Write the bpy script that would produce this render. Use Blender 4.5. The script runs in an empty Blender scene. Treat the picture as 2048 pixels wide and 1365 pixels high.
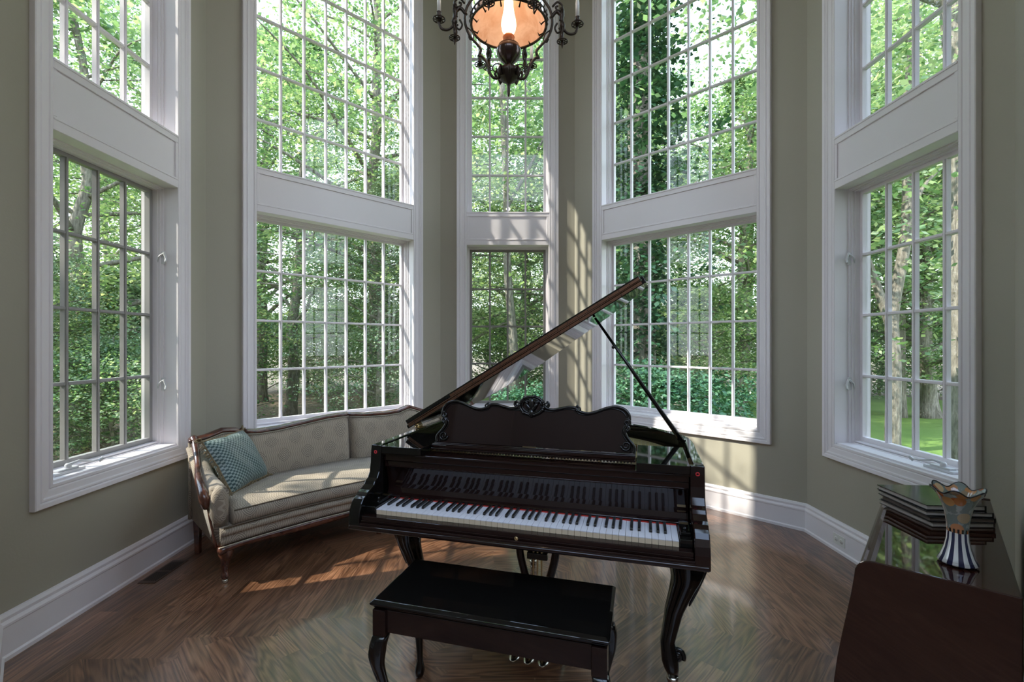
import bpy, math, random
import numpy as np
from mathutils import Vector, Matrix
R = math.radians
PI = math.pi
sc = bpy.context.scene
COL = sc.collection
random.seed(7)

# ---------------------------------------------------------------- camera, light, exposure
F_PX = 945.3
cam = bpy.data.cameras.new('camera')
cam.sensor_width = 36
cam.lens = 36 * F_PX / 2048
cam.shift_y = (688.4 - 682.5) / 2048
cam.clip_start = 0.02
cam.clip_end = 300
camo = bpy.data.objects.new('camera', cam)
COL.objects.link(camo)
camo.location = (0, 0, 1.45)
camo.rotation_euler = (R(90), 0, 0)
sc.camera = camo
vs = sc.view_settings
vs.view_transform = 'Standard'
vs.look = 'None'
vs.exposure = 1.0
vs.gamma = 1
vs.use_curve_mapping = False

world = bpy.data.worlds.new('sky')
sc.world = world
world.use_nodes = True
wn = world.node_tree.nodes
wl = world.node_tree.links
bg = wn['Background']
wtc = wn.new('ShaderNodeTexCoord')
wsep = wn.new('ShaderNodeSeparateXYZ')
wl.new(wtc.outputs['Generated'], wsep.inputs[0])
wr = wn.new('ShaderNodeValToRGB')
wl.new(wsep.outputs['Z'], wr.inputs[0])
wr.color_ramp.elements[0].position = 0.0
wr.color_ramp.elements[0].color = (0.82, 0.88, 0.95, 1)
wr.color_ramp.elements[1].position = 0.9
wr.color_ramp.elements[1].color = (0.50, 0.68, 1.0, 1)
wl.new(wr.outputs[0], bg.inputs[0])
bg.inputs[1].default_value = 2.6

SUN_DIR = Vector((1.0, 0.33, -1.0)).normalized()
sun = bpy.data.lights.new('sun', 'SUN')
sun.energy = 4.7
sun.angle = R(0.6)
sun.color = (1.0, 0.93, 0.82)
suno = bpy.data.objects.new('sun', sun)
COL.objects.link(suno)
suno.rotation_euler = SUN_DIR.to_track_quat('-Z', 'Y').to_euler()

cy = sc.cycles
cy.use_denoising = True
try:
    cy.denoiser = 'OPENIMAGEDENOISE'
    cy.denoising_input_passes = 'RGB_ALBEDO_NORMAL'
except Exception:
    pass
cy.max_bounces = 10
cy.diffuse_bounces = 6
cy.glossy_bounces = 4
cy.transmission_bounces = 6
cy.transparent_max_bounces = 24
cy.caustics_reflective = False
cy.caustics_refractive = False
cy.sample_clamp_indirect = 6

# ---------------------------------------------------------------- materials
def lin(c):
    return tuple(((x / 255) / 12.92 if x / 255 <= .04045 else ((x / 255 + .055) / 1.055) ** 2.4) for x in c) + (1,)

def mat(name, col=(.5, .5, .5), rough=.5, metal=0, coat=0, coat_rough=.03, spec=.5, var=0, vscale=8, bump=0, bscale=60, emis=None, estr=0):
    m = bpy.data.materials.new(name)
    m.use_nodes = True
    nt = m.node_tree
    b = nt.nodes['Principled BSDF']
    c = tuple(col[:3]) + (1,)
    b.inputs['Base Color'].default_value = c
    b.inputs['Roughness'].default_value = rough
    b.inputs['Metallic'].default_value = metal
    b.inputs['Coat Weight'].default_value = coat
    b.inputs['Coat Roughness'].default_value = coat_rough
    b.inputs['Specular IOR Level'].default_value = spec
    if var or bump:
        tc = nt.nodes.new('ShaderNodeTexCoord')
        n = nt.nodes.new('ShaderNodeTexNoise')
        n.inputs['Scale'].default_value = vscale
        n.inputs['Detail'].default_value = 4
        nt.links.new(tc.outputs['Object'], n.inputs['Vector'])
        if var:
            mx = nt.nodes.new('ShaderNodeMix')
            mx.data_type = 'RGBA'
            mx.inputs['A'].default_value = tuple(x * (1 - var) for x in c[:3]) + (1,)
            mx.inputs['B'].default_value = tuple(min(1, x * (1 + var)) for x in c[:3]) + (1,)
            nt.links.new(n.outputs['Fac'], mx.inputs['Factor'])
            nt.links.new(mx.outputs['Result'], b.inputs['Base Color'])
        if bump:
            n2 = nt.nodes.new('ShaderNodeTexNoise')
            n2.inputs['Scale'].default_value = bscale
            n2.inputs['Detail'].default_value = 3
            nt.links.new(tc.outputs['Object'], n2.inputs['Vector'])
            bp = nt.nodes.new('ShaderNodeBump')
            bp.inputs['Strength'].default_value = bump
            bp.inputs['Distance'].default_value = .01
            nt.links.new(n2.outputs['Fac'], bp.inputs['Height'])
            nt.links.new(bp.outputs[0], b.inputs['Normal'])
    if emis:
        b.inputs['Emission Color'].default_value = tuple(emis) + (1,)
        b.inputs['Emission Strength'].default_value = estr
    return m

class NT:
    """small helper to write math node chains"""
    def __init__(s, m):
        s.t = m.node_tree
    def n(s, kind, **kw):
        x = s.t.nodes.new(kind)
        for k, v in kw.items():
            setattr(x, k, v)
        return x
    def put(s, sock, v):
        if isinstance(v, (int, float)):
            sock.default_value = v
        elif isinstance(v, tuple):
            sock.default_value = v
        else:
            s.t.links.new(v, sock)
    def m(s, op, a, b=None, c=None):
        x = s.n('ShaderNodeMath', operation=op)
        s.put(x.inputs[0], a)
        if b is not None:
            s.put(x.inputs[1], b)
        if c is not None:
            s.put(x.inputs[2], c)
        return x.outputs[0]
    def mix(s, f, a, b, blend='MIX'):
        x = s.n('ShaderNodeMix', data_type='RGBA', blend_type=blend)
        s.put(x.inputs['Factor'], f)
        s.put(x.inputs['A'], a)
        s.put(x.inputs['B'], b)
        return x.outputs['Result']
    def xyz(s, v):
        x = s.n('ShaderNodeSeparateXYZ')
        s.put(x.inputs[0], v)
        return x.outputs
    def comb(s, a, b, c):
        x = s.n('ShaderNodeCombineXYZ')
        s.put(x.inputs[0], a); s.put(x.inputs[1], b); s.put(x.inputs[2], c)
        return x.outputs[0]
    def noise(s, v, scale, detail=3, rough=.5, dist=0):
        x = s.n('ShaderNodeTexNoise')
        s.put(x.inputs['Vector'], v)
        x.inputs['Scale'].default_value = scale
        x.inputs['Detail'].default_value = detail
        x.inputs['Roughness'].default_value = rough
        x.inputs['Distortion'].default_value = dist
        return x.outputs['Fac']
    def white(s, v):
        x = s.n('ShaderNodeTexWhiteNoise', noise_dimensions='3D')
        s.put(x.inputs['Vector'], v)
        return x.outputs['Value']
    def ramp(s, f, stops):
        x = s.n('ShaderNodeValToRGB')
        s.put(x.inputs[0], f)
        e = x.color_ramp.elements
        while len(e) < len(stops):
            e.new(.5)
        for i, (p, c) in enumerate(stops):
            e[i].position = p
            e[i].color = tuple(c[:3]) + (1,)
        return x.outputs[0]
    def bump(s, h, strength=.3, dist=.01):
        x = s.n('ShaderNodeBump')
        x.inputs['Strength'].default_value = strength
        x.inputs['Distance'].default_value = dist
        s.put(x.inputs['Height'], h)
        return x.outputs[0]

M = {}
M['wall'] = mat('sage_wall_paint', (.385, .36, .29), .62, var=.03, vscale=1.5, bump=.05, bscale=90)
M['white'] = mat('white_trim_paint', (.80, .76, .79), .34, var=.015, vscale=3)
M['sash_screened'] = mat('screen_dimmed_sash', (.27, .255, .24), .4)  # white sash, with the shade of an insect screen put into its colour
M['sash_screened_mid'] = mat('screen_dimmed_sash_lighter', (.31, .30, .295), .4)  # same screen shade in the colour, slightly lighter, for the left window
M['hall'] = mat('warm_hall_paint', (.27, .235, .19), .7)
M['ceiling'] = mat('ceiling_paint', (.8, .8, .78), .7)
M['outside_wall'] = mat('cream_outside_masonry', (.62, .58, .50), .9, var=.1, vscale=12, bump=.5, bscale=30)
M['black'] = mat('black_piano_lacquer', (.006, .0055, .005), .035, spec=.5, var=.2, vscale=5)
M['blackred'] = mat('black_mahogany_lacquer', (.014, .006, .005), .045, var=.35, vscale=3)
M['console'] = mat('dark_mahogany_lacquer', (.028, .009, .0055), .03, spec=.7, var=.3, vscale=4)
M['ivory'] = mat('key_ivory', (.80, .79, .84), .28, var=.02, vscale=20)
M['keywood'] = mat('key_front_cream', (.72, .58, .40), .45)
M['ebony'] = mat('ebony_key', (.012, .011, .01), .3)
M['felt'] = mat('red_felt', (.45, .03, .02), .95)
M['brass'] = mat('brass', (.62, .46, .25), .3, metal=1)
M['copper'] = mat('hinge_copper', (.20, .10, .06), .45, metal=.8, var=.2, vscale=20)
M['gold'] = mat('gilt_iron_plate', (.45, .36, .17), .42, metal=.8)
M['steel'] = mat('tarnished_pedal_brass', (.55, .5, .42), .25, metal=1)
M['bronze'] = mat('dark_bronze', (.045, .032, .024), .35, metal=.75, var=.4, vscale=25, bump=.3, bscale=80)
M['fontbronze'] = mat('burnished_bronze', (.05, .026, .02), .25, metal=.6, coat=.5)
M['burner'] = mat('copper_burner', (.55, .22, .11), .35, metal=.9, bump=.3, bscale=150)
M['candle'] = mat('candle_wax', (.86, .84, .80), .4)
M['hardware'] = mat('white_window_hardware', (.62, .62, .64), .35)
M['redsticker'] = mat('red_sticker', (.65, .03, .04), .4)
M['outlet'] = mat('outlet_plastic', (.74, .73, .70), .3)
M['darkslot'] = mat('dark_slot', (.01, .01, .01), .6)
M['register'] = mat('floor_register_bronze', (.085, .052, .036), .45, metal=.3)
M['cord'] = mat('black_cord', (.01, .01, .01), .5)
M['page'] = mat('book_pages', (.56, .50, .46), .7, var=.1, vscale=90)
M['pagedark'] = mat('dark_book_pages', (.16, .12, .10), .6, var=.1, vscale=90)  # page edges in a darker brown
M['cover'] = mat('black_book_cover', (.012, .012, .014), .12)
M['coverbrown'] = mat('brown_book_cover', (.035, .02, .018), .3, coat=.4)

def glass_mat(name, tint=(.97, .985, .97)):
    m = bpy.data.materials.new(name)
    m.use_nodes = True
    t = m.node_tree
    t.nodes.clear()
    k = NT(m)
    geo = k.n('ShaderNodeNewGeometry')
    dot = k.n('ShaderNodeVectorMath', operation='DOT_PRODUCT')
    t.links.new(geo.outputs['Normal'], dot.inputs[0])
    t.links.new(geo.outputs['Incoming'], dot.inputs[1])
    c = k.m('ABSOLUTE', dot.outputs['Value'])
    f = k.m('POWER', k.m('SUBTRACT', 1.0, c), 5.0)
    f = k.m('MULTIPLY_ADD', f, .9, .024)
    tr = k.n('ShaderNodeBsdfTransparent')
    tr.inputs[0].default_value = tint + (1,)
    gl = k.n('ShaderNodeBsdfGlossy')
    gl.inputs['Roughness'].default_value = 0.0
    mx = k.n('ShaderNodeMixShader')
    t.links.new(f, mx.inputs[0])
    t.links.new(tr.outputs[0], mx.inputs[1])
    t.links.new(gl.outputs[0], mx.inputs[2])
    o = k.n('ShaderNodeOutputMaterial')
    t.links.new(mx.outputs[0], o.inputs[0])
    return m
M['glass'] = glass_mat('window_glass')

def wood_grain(k, across, along, seed, dark, mid, light):
    """oak grain as a function of coordinates across and along the plank"""
    v = k.comb(k.m('MULTIPLY', across, 1.0), k.m('MULTIPLY', along, .10), seed)
    fig = k.noise(v, 9, 2, .5, 0)
    rings = k.m('SINE', k.m('MULTIPLY', k.m('ADD', fig, k.m('MULTIPLY', across, 1.5)), 85.0))
    fine = k.noise(k.comb(k.m('MULTIPLY', across, 120.0), k.m('MULTIPLY', along, 5.0), seed), 1.0, 3, .6)
    f = k.m('ADD', k.m('MULTIPLY', rings, .13), k.m('ADD', k.m('MULTIPLY', fine, .70), .15))
    return k.ramp(f, [(.22, dark), (.5, mid), (.78, light)]), f

def floor_material():
    m = bpy.data.materials.new('oak_parquet')
    m.use_nodes = True
    k = NT(m)
    b = m.node_tree.nodes['Principled BSDF']
    tc = k.n('ShaderNodeTexCoord')
    X, Y, Z = k.xyz(tc.outputs['Object'])
    x = k.m('ADD', X, .03)
    y = k.m('SUBTRACT', Y, 2.9)
    ang = k.m('ARCTAN2', y, x)
    rad = k.m('SQRT', k.m('ADD', k.m('MULTIPLY', x, x), k.m('MULTIPLY', y, y)))
    W = .105
    # laced mitre: alternate boards run past the seam
    saw = k.m('MULTIPLY', k.m('SUBTRACT', k.m('MULTIPLY', k.m('FRACT', k.m('DIVIDE', rad, W * 4)), 2.0), 1.0), .08)
    kk = k.m('FLOOR', k.m('ADD', k.m('DIVIDE', k.m('ADD', ang, k.m('DIVIDE', saw, k.m('MAXIMUM', rad, .5))), PI / 4), .5))
    th = k.m('MULTIPLY', kk, PI / 4)
    c = k.m('COSINE', th)
    s = k.m('SINE', th)
    r = k.m('ADD', k.m('MULTIPLY', x, c), k.m('MULTIPLY', y, s))
    t = k.m('SUBTRACT', k.m('MULTIPLY', y, c), k.m('MULTIPLY', x, s))
    ri = k.m('FLOOR', k.m('DIVIDE', r, W))
    rowr = k.white(k.comb(ri, kk, 3.3))
    ti = k.m('FLOOR', k.m('ADD', k.m('DIVIDE', t, 1.1), k.m('MULTIPLY', rowr, 5.0)))
    pid = k.white(k.comb(ri, kk, ti))
    col, f = wood_grain(k, k.m('ADD', r, k.m('MULTIPLY', pid, 7.0)), t, k.m('MULTIPLY', pid, 31.0),
                        (.062, .026, .014), (.185, .084, .043), (.31, .158, .088))
    tone = k.m('MULTIPLY_ADD', pid, .6, .68)
    col = k.mix(1.0, col, k.comb(tone, tone, tone), 'MULTIPLY')
    fr = k.m('FRACT', k.m('DIVIDE', r, W))
    edge = k.m('MINIMUM', fr, k.m('SUBTRACT', 1.0, fr))
    gap = k.m('LESS_THAN', edge, .013)
    col = k.mix(k.m('MULTIPLY', gap, .55), col, (.012, .006, .004, 1))
    k.put(b.inputs['Base Color'], col)
    rn = k.noise(tc.outputs['Object'], 1.6, 3, .6)
    k.put(b.inputs['Roughness'], k.m('MULTIPLY_ADD', rn, .16, .24))
    b.inputs['Specular IOR Level'].default_value = .6
    b.inputs['Coat Weight'].default_value = .75
    b.inputs['Coat IOR'].default_value = 1.55
    b.inputs['Coat Roughness'].default_value = .10
    h = k.m('ADD', k.m('MULTIPLY', f, .45), k.m('MULTIPLY', k.noise(tc.outputs['Object'], 5, 2), 1.3))
    k.put(b.inputs['Normal'], k.bump(h, .22, .01))
    return m
M['floor'] = floor_material()

def carved_wood(name, dark, mid, light, rough=.25):
    m = bpy.data.materials.new(name)
    m.use_nodes = True
    k = NT(m)
    b = m.node_tree.nodes['Principled BSDF']
    tc = k.n('ShaderNodeTexCoord')
    n = k.noise(tc.outputs['Object'], 14, 4, .6, .6)
    k.put(b.inputs['Base Color'], k.ramp(n, [(.3, dark), (.5, mid), (.75, light)]))
    b.inputs['Roughness'].default_value = rough
    b.inputs['Coat Weight'].default_value = .5
    b.inputs['Coat Roughness'].default_value = .1
    return m
M['mahogany'] = carved_wood('sofa_mahogany', (.035, .011, .007), (.085, .027, .016), (.15, .055, .032))

def damask():
    m = bpy.data.materials.new('damask_upholstery')
    m.use_nodes = True
    k = NT(m)
    b = m.node_tree.nodes['Principled BSDF']
    uv = k.n('ShaderNodeUVMap')
    U, V, _ = k.xyz(uv.outputs[0])
    px, py = .19, .25
    row = k.m('FLOOR', k.m('DIVIDE', V, py / 2))
    off = k.m('MULTIPLY', k.m('MODULO', k.m('ABSOLUTE', row), 2.0), px / 2)
    cu = k.m('ABSOLUTE', k.m('SUBTRACT', k.m('FRACT', k.m('DIVIDE', k.m('ADD', U, off), px)), .5))
    cv = k.m('ABSOLUTE', k.m('SUBTRACT', k.m('FRACT', k.m('DIVIDE', V, py / 2)), .5))
    d = k.m('ADD', k.m('MULTIPLY', cu, 1.5), cv)           # diamond metric
    d2 = k.m('SQRT', k.m('ADD', k.m('MULTIPLY', k.m('MULTIPLY', cu, cu), 2.6), k.m('MULTIPLY', cv, cv)))
    d = k.m('ADD', k.m('MULTIPLY', d, .5), k.m('MULTIPLY', d2, .6))
    rings = k.m('GREATER_THAN', k.m('SINE', k.m('MULTIPLY', d, 52.0)), .1)
    inside = k.m('LESS_THAN', d, .47)
    stripes = k.m('GREATER_THAN', k.m('SINE', k.m('ADD', k.m('MULTIPLY', U, 430.0), k.m('MULTIPLY', k.m('SINE', k.m('MULTIPLY', V, 110.0)), 1.6))), .35)
    pat = k.m('ADD', k.m('MULTIPLY', rings, inside), k.m('MULTIPLY', stripes, k.m('SUBTRACT', 1.0, inside)))
    dot = k.m('LESS_THAN', d, .055)
    pat = k.m('MAXIMUM', pat, dot)
    n = k.noise(k.comb(k.m('MULTIPLY', U, 1.0), V, 0.0), 900, 2)
    medal = k.mix(inside, (.265, .212, .160, 1), (.165, .130, .102, 1))
    col = k.mix(k.m('MULTIPLY', pat, k.m('MULTIPLY_ADD', inside, .1, .7)), medal, (.46, .39, .30, 1))
    col = k.mix(k.m('MULTIPLY', n, .22), col, (.42, .37, .30, 1))
    k.put(b.inputs['Base Color'], col)
    b.inputs['Roughness'].default_value = .85
    b.inputs['Sheen Weight'].default_value = .15
    k.put(b.inputs['Normal'], k.bump(k.m('ADD', pat, n), .25, .002))
    return m
M['damask'] = damask()
M['piping'] = mat('brown_piping', (.13, .10, .07), .8)
M['gimp'] = mat('cream_gimp_braid', (.42, .38, .30), .8, bump=.5, bscale=300)

def check_silk():
    m = bpy.data.materials.new('teal_dotted_silk')
    m.use_nodes = True
    k = NT(m)
    b = m.node_tree.nodes['Principled BSDF']
    uv = k.n('ShaderNodeUVMap')
    U, V, _ = k.xyz(uv.outputs[0])
    u = k.m('MULTIPLY', U, 2 * PI * 15)
    v = k.m('MULTIPLY', V, 2 * PI * 15)
    p = k.m('MULTIPLY', k.m('SINE', u), k.m('SINE', v))
    dots = k.m('GREATER_THAN', p, .0)
    col = k.mix(dots, (.24, .31, .30, 1), (.022, .062, .066, 1))
    k.put(b.inputs['Base Color'], col)
    b.inputs['Roughness'].default_value = .38
    b.inputs['Sheen Weight'].default_value = .1
    k.put(b.inputs['Normal'], k.bump(k.noise(uv.outputs[0], 5, 3), .4, .02))
    return m
M['silk'] = check_silk()
M['tassel'] = mat('olive_gold_tassel', (.20, .15, .085), .7, var=.5, vscale=60)

def shade_mat():
    m = bpy.data.materials.new('salmon_shade_glass')
    m.use_nodes = True
    k = NT(m)
    b = m.node_tree.nodes['Principled BSDF']
    tc = k.n('ShaderNodeTexCoord')
    n = k.noise(tc.outputs['Object'], 7, 3, .6, 1.2)
    c = k.ramp(n, [(.35, (.52, .30, .20)), (.6, (.62, .42, .32)), (.8, (.54, .31, .21))])
    k.put(b.inputs['Base Color'], c)
    k.put(b.inputs['Emission Color'], c)
    b.inputs['Emission Strength'].default_value = .16
    b.inputs['Roughness'].default_value = .3
    return m
M['shade'] = shade_mat()
M['chimney'] = mat('glowing_chimney', (1, .9, .7), .2, emis=(1.0, .80, .48), estr=2.6)

# ---------------------------------------------------------------- mesh builder
class MB:
    def __init__(s):
        s.v = []; s.f = []; s.uv = {}; s.sm = []
    def add(s, verts, faces, smooth=False, uvs=None, mx=None):
        o = len(s.v)
        if mx is not None:
            verts = [mx @ Vector(p) for p in verts]
        s.v += [tuple(p) for p in verts]
        for i, f in enumerate(faces):
            if uvs is not None:
                s.uv[len(s.f)] = uvs[i]
            s.f.append([o + j for j in f])
            s.sm.append(smooth)
        return s
    def box(s, x0, x1, y0, y1, z0, z1, mx=None):
        v = [(x, y, z) for z in (z0, z1) for y in (y0, y1) for x in (x0, x1)]
        f = [(0, 2, 3, 1), (4, 5, 7, 6), (0, 1, 5, 4), (2, 6, 7, 3), (0, 4, 6, 2), (1, 3, 7, 5)]
        return s.add(v, f, mx=mx)
    def prism(s, poly, z0, z1, mx=None, top=None):
        """polygon in xy extruded in z (mx maps to place)"""
        n = len(poly)
        tp = top or poly
        v = [(p[0], p[1], z0) for p in poly] + [(p[0], p[1], z1) for p in tp]
        f = [tuple(range(n))[::-1], tuple(range(n, 2 * n))]
        f += [(i, (i + 1) % n, n + (i + 1) % n, n + i) for i in range(n)]
        return s.add(v, f, mx=mx)
    def lathe(s, prof, n=24, c=(0, 0, 0), mx=None, caps=True):
        v = []
        for r, z in prof:
            for i in range(n):
                a = 2 * PI * i / n
                v.append((c[0] + r * math.cos(a), c[1] + r * math.sin(a), c[2] + z))
        f = []
        for j in range(len(prof) - 1):
            for i in range(n):
                f.append((j * n + i, j * n + (i + 1) % n, (j + 1) * n + (i + 1) % n, (j + 1) * n + i))
        if caps:
            f.append(tuple(range(n))[::-1])
            f.append(tuple((len(prof) - 1) * n + i for i in range(n)))
        return s.add(v, f, True, mx=mx)
    def rings(s, rings, closed=True, caps=True, smooth=True, uvs=False):
        """loft through equal-length rings of points"""
        n = len(rings[0])
        v = [p for r in rings for p in r]
        f = []; uu = []
        if uvs:
            sl = [0.0]
            for a, b in zip(rings, rings[1:]):
                sl.append(sl[-1] + (Vector(a[n // 3]) - Vector(b[n // 3])).length)
            mid = rings[len(rings) // 2]
            pl = [0.0]
            for i in range(n):
                pl.append(pl[-1] + (Vector(mid[i]) - Vector(mid[(i + 1) % n])).length)
        for j in range(len(rings) - 1):
            for i in range(n if closed else n - 1):
                f.append((j * n + i, j * n + (i + 1) % n, (j + 1) * n + (i + 1) % n, (j + 1) * n + i))
                if uvs:
                    uu.append([(sl[j], pl[i]), (sl[j], pl[i + 1]), (sl[j + 1], pl[i + 1]), (sl[j + 1], pl[i])])
        if caps:
            f.append(tuple(range(n))[::-1])
            f.append(tuple((len(rings) - 1) * n + i for i in range(n)))
            if uvs:
                for ring in (rings[0][::-1], rings[-1]):
                    uu.append([(Vector((p[0], p[1], 0)).length, p[2]) for p in ring])
        return s.add(v, f, smooth, uu if uvs else None)
    def tube(s, pts, rad, n=8, mx=None, up=None, squash=1.0, caps=True):
        P = [Vector(p) for p in pts]
        rs = rad if isinstance(rad, (list, tuple)) else [rad] * len(P)
        rings = []
        prev = None
        for i, p in enumerate(P):
            t = (P[min(i + 1, len(P) - 1)] - P[max(i - 1, 0)])
            if t.length < 1e-9:
                t = Vector((0, 0, 1))
            t.normalize()
            if prev is None:
                a = Vector(up) if up else (Vector((0, 0, 1)) if abs(t.z) < .9 else Vector((1, 0, 0)))
            else:
                a = prev
            u = (a - t * a.dot(t)).normalized()
            w = t.cross(u)
            prev = u
            rings.append([tuple(p + (u * math.cos(2 * PI * k / n) + w * math.sin(2 * PI * k / n) * squash) * rs[i]) for k in range(n)])
        v = [q for r in rings for q in r]
        f = []
        for j in range(len(rings) - 1):
            for i in range(n):
                f.append((j * n + i, j * n + (i + 1) % n, (j + 1) * n + (i + 1) % n, (j + 1) * n + i))
        if caps:
            f.append(tuple(range(n))[::-1])
            f.append(tuple((len(rings) - 1) * n + i for i in range(n)))
        return s.add(v, f, True, mx=mx)
    def sphere(s, c, r, n=14, m=8, sz=1.0, mx=None):
        prof = [(max(1e-4, r * math.sin(PI * j / m)), -r * sz * math.cos(PI * j / m)) for j in range(m + 1)]
        return s.lathe(prof, n, c, mx)
    def torus(s, c, R0, r, ax=None, n=20, m=8, a0=0, a1=2 * PI):
        """ring in the plane of the two axis vectors ax"""
        e1, e2 = (Vector(ax[0]), Vector(ax[1])) if ax else (Vector((1, 0, 0)), Vector((0, 1, 0)))
        pts = [Vector(c) + e1 * R0 * math.cos(a0 + (a1 - a0) * i / n) + e2 * R0 * math.sin(a0 + (a1 - a0) * i / n) for i in range(n + 1)]
        return s.tube(pts, r, m)
    def build(s, name, material, parent=None, loc=None, bevel=0, seg=2, auto=None, sub=0):
        me = bpy.data.meshes.new(name)
        me.from_pydata(s.v, [], s.f)
        me.update()
        if s.uv:
            ul = me.uv_layers.new(name='UVMap')
            for p in me.polygons:
                u = s.uv.get(p.index)
                if u:
                    for li, q in zip(p.loop_indices, u):
                        ul.data[li].uv = q
        me.polygons.foreach_set('use_smooth', s.sm)
        ms = material if isinstance(material, (list, tuple)) else [material]
        for q in ms:
            me.materials.append(q)
        o = bpy.data.objects.new(name, me)
        COL.objects.link(o)
        if parent is not None:
            o.parent = parent
        if loc is not None:
            o.location = loc
        if bevel:
            md = o.modifiers.new('bevel', 'BEVEL')
            md.width = bevel
            md.segments = seg
            md.limit_method = 'ANGLE'
            md.angle_limit = R(35)
            md.harden_normals = False
        if sub:
            md = o.modifiers.new('sub', 'SUBSURF')
            md.levels = sub
            md.render_levels = sub
        return o

def thing(name, label, cat, loc=(0, 0, 0), rz=0, group=None):
    o = bpy.data.objects.new(name, None)
    COL.objects.link(o)
    o.empty_display_size = .1
    o.location = loc
    o.rotation_euler = (0, 0, rz)
    o['label'] = label
    o['category'] = cat
    if group:
        o['group'] = group
    return o

def tag(o, label, cat, group=None, kind=None):
    o['label'] = label
    o['category'] = cat
    if group:
        o['group'] = group
    if kind:
        o['kind'] = kind
    return o

def struct(o, label=None, cat=None):
    o['kind'] = 'structure'
    if label:
        o['label'] = label
        o['category'] = cat
    return o

def smoothpath(pts, n=8):
    """Catmull-Rom through points"""
    P = [Vector(p) for p in pts]
    out = []
    for i in range(len(P) - 1):
        a = P[max(i - 1, 0)]; b = P[i]; c = P[i + 1]; d = P[min(i + 2, len(P) - 1)]
        for j in range(n):
            t = j / n
            out.append(.5 * ((2 * b) + (c - a) * t + (2 * a - 5 * b + 4 * c - d) * t * t + (3 * b - a - 3 * c + d) * t ** 3))
    out.append(P[-1])
    return out

def interp(xs, ys, x):
    return float(np.interp(x, xs, ys))

# ---------------------------------------------------------------- bay geometry
RHO = .0087
def dv(deg):
    a = R(deg) + RHO
    return Vector((math.cos(a), math.sin(a), 0))
P1 = Vector((-2.3486, 3.6252, 0))
P2 = P1 + dv(45) * 2.225
P3 = P2 + dv(0) * 1.4827
P4 = P3 + dv(-45) * 2.2327
LA, LE = 1.4900, 1.5000
P0 = P1 + dv(-90) * LA
P5 = P4 + dv(-90) * LE
PH = P0 + dv(-45) * 1.45          # end of the front-left angled wall
PF = P5 + dv(-135) * 1.45         # end of the front-right angled wall
CEIL = 6.25
TH = .245
Z_CB, Z_SILL, Z_LO_TOP, Z_UP = .628, .742, 2.541, 2.905
UP_TOP = 5.62

def inward(a, b):
    d = (b - a).normalized()
    n = Vector((d.y, -d.x, 0))
    c = Vector((0, 2.0, 0))
    return n if (c - a).dot(n) > 0 else -n

corners = [PH, P0, P1, P2, P3, P4, P5, PF]
names = ['wall_front_left', 'wall_left', 'wall_back_left', 'wall_back', 'wall_back_right', 'wall_right', 'wall_front_right']
def outer(i):
    """outer mitred point at corner i"""
    p = corners[i]
    ns = []
    if i > 0:
        ns.append(-inward(corners[i - 1], p))
    if i < len(corners) - 1:
        ns.append(-inward(p, corners[i + 1]))
    b = sum(ns, Vector((0, 0, 0)))
    if len(ns) == 1:
        return p + ns[0] * TH
    b.normalize()
    return p + b * (TH / b.dot(ns[0]))

openings = {1: None, 2: None, 3: None, 4: None, 5: None}
WIN = {}
for i in range(7):
    a, b = corners[i], corners[i + 1]
    L = (b - a).length
    d = (b - a).normalized()
    n = inward(a, b)
    oa, ob = outer(i), outer(i + 1)
    mb = MB()
    def pier(p, q, po, qo, z0, z1):
        mb.prism([p[:2], q[:2], qo[:2], po[:2]], z0, z1)
    if i in openings:
        w = {1: .908, 2: 1.512, 3: .905, 4: 1.512, 5: .915}[i]
        if i == 1:
            s0 = L - .322 - w
        elif i == 5:
            s0 = .325
        else:
            s0 = (L - w) / 2
        s1 = s0 + w
        u, v = a + d * s0, a + d * s1
        uo, vo = u - n * TH, v - n * TH
        pier(a, u, oa, uo, 0, CEIL)
        pier(v, b, vo, ob, 0, CEIL)
        pier(u, v, uo, vo, 0, Z_SILL)
        pier(u, v, uo, vo, UP_TOP, CEIL)
        WIN[i] = (a, d, n, s0, s1)
    else:
        pier(a, b, oa, ob, 0, CEIL)
    o = mb.build(names[i], M['wall'])
    struct(o)
    # exterior skin colour: cream masonry just outside each wall
    o.data.materials.append(M['outside_wall'])
    for p in o.data.polygons:
        c = p.center
        if (c - a).dot(n) < -.16 and abs(p.normal.z) < .5:
            p.material_index = 1

# ---- window units
def wmat(a, d, n):
    """local x along wall, y into room, z up"""
    return Matrix(((d.x, n.x, 0, a.x), (d.y, n.y, 0, a.y), (0, 0, 1, 0), (0, 0, 0, 1)))

def sweep_rect(mb, x0, x1, z0, z1, prof, mx, closed_prof=False):
    """prof: list of (w, y): w grows the rectangle outwards, y is height into the room"""
    rings = []
    for w, y in prof:
        rings.append([(x0 - w, y, z0 - w), (x1 + w, y, z0 - w), (x1 + w, y, z1 + w), (x0 - w, y, z1 + w)])
    k = len(prof)
    v = [p for r in rings for p in r]
    f = []
    rng = k if closed_prof else k - 1
    for j in range(rng):
        j2 = (j + 1) % k
        for i in range(4):
            f.append((j * 4 + i, j * 4 + (i + 1) % 4, j2 * 4 + (i + 1) % 4, j2 * 4 + i))
    mb.add(v, f, mx=mx)

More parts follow.
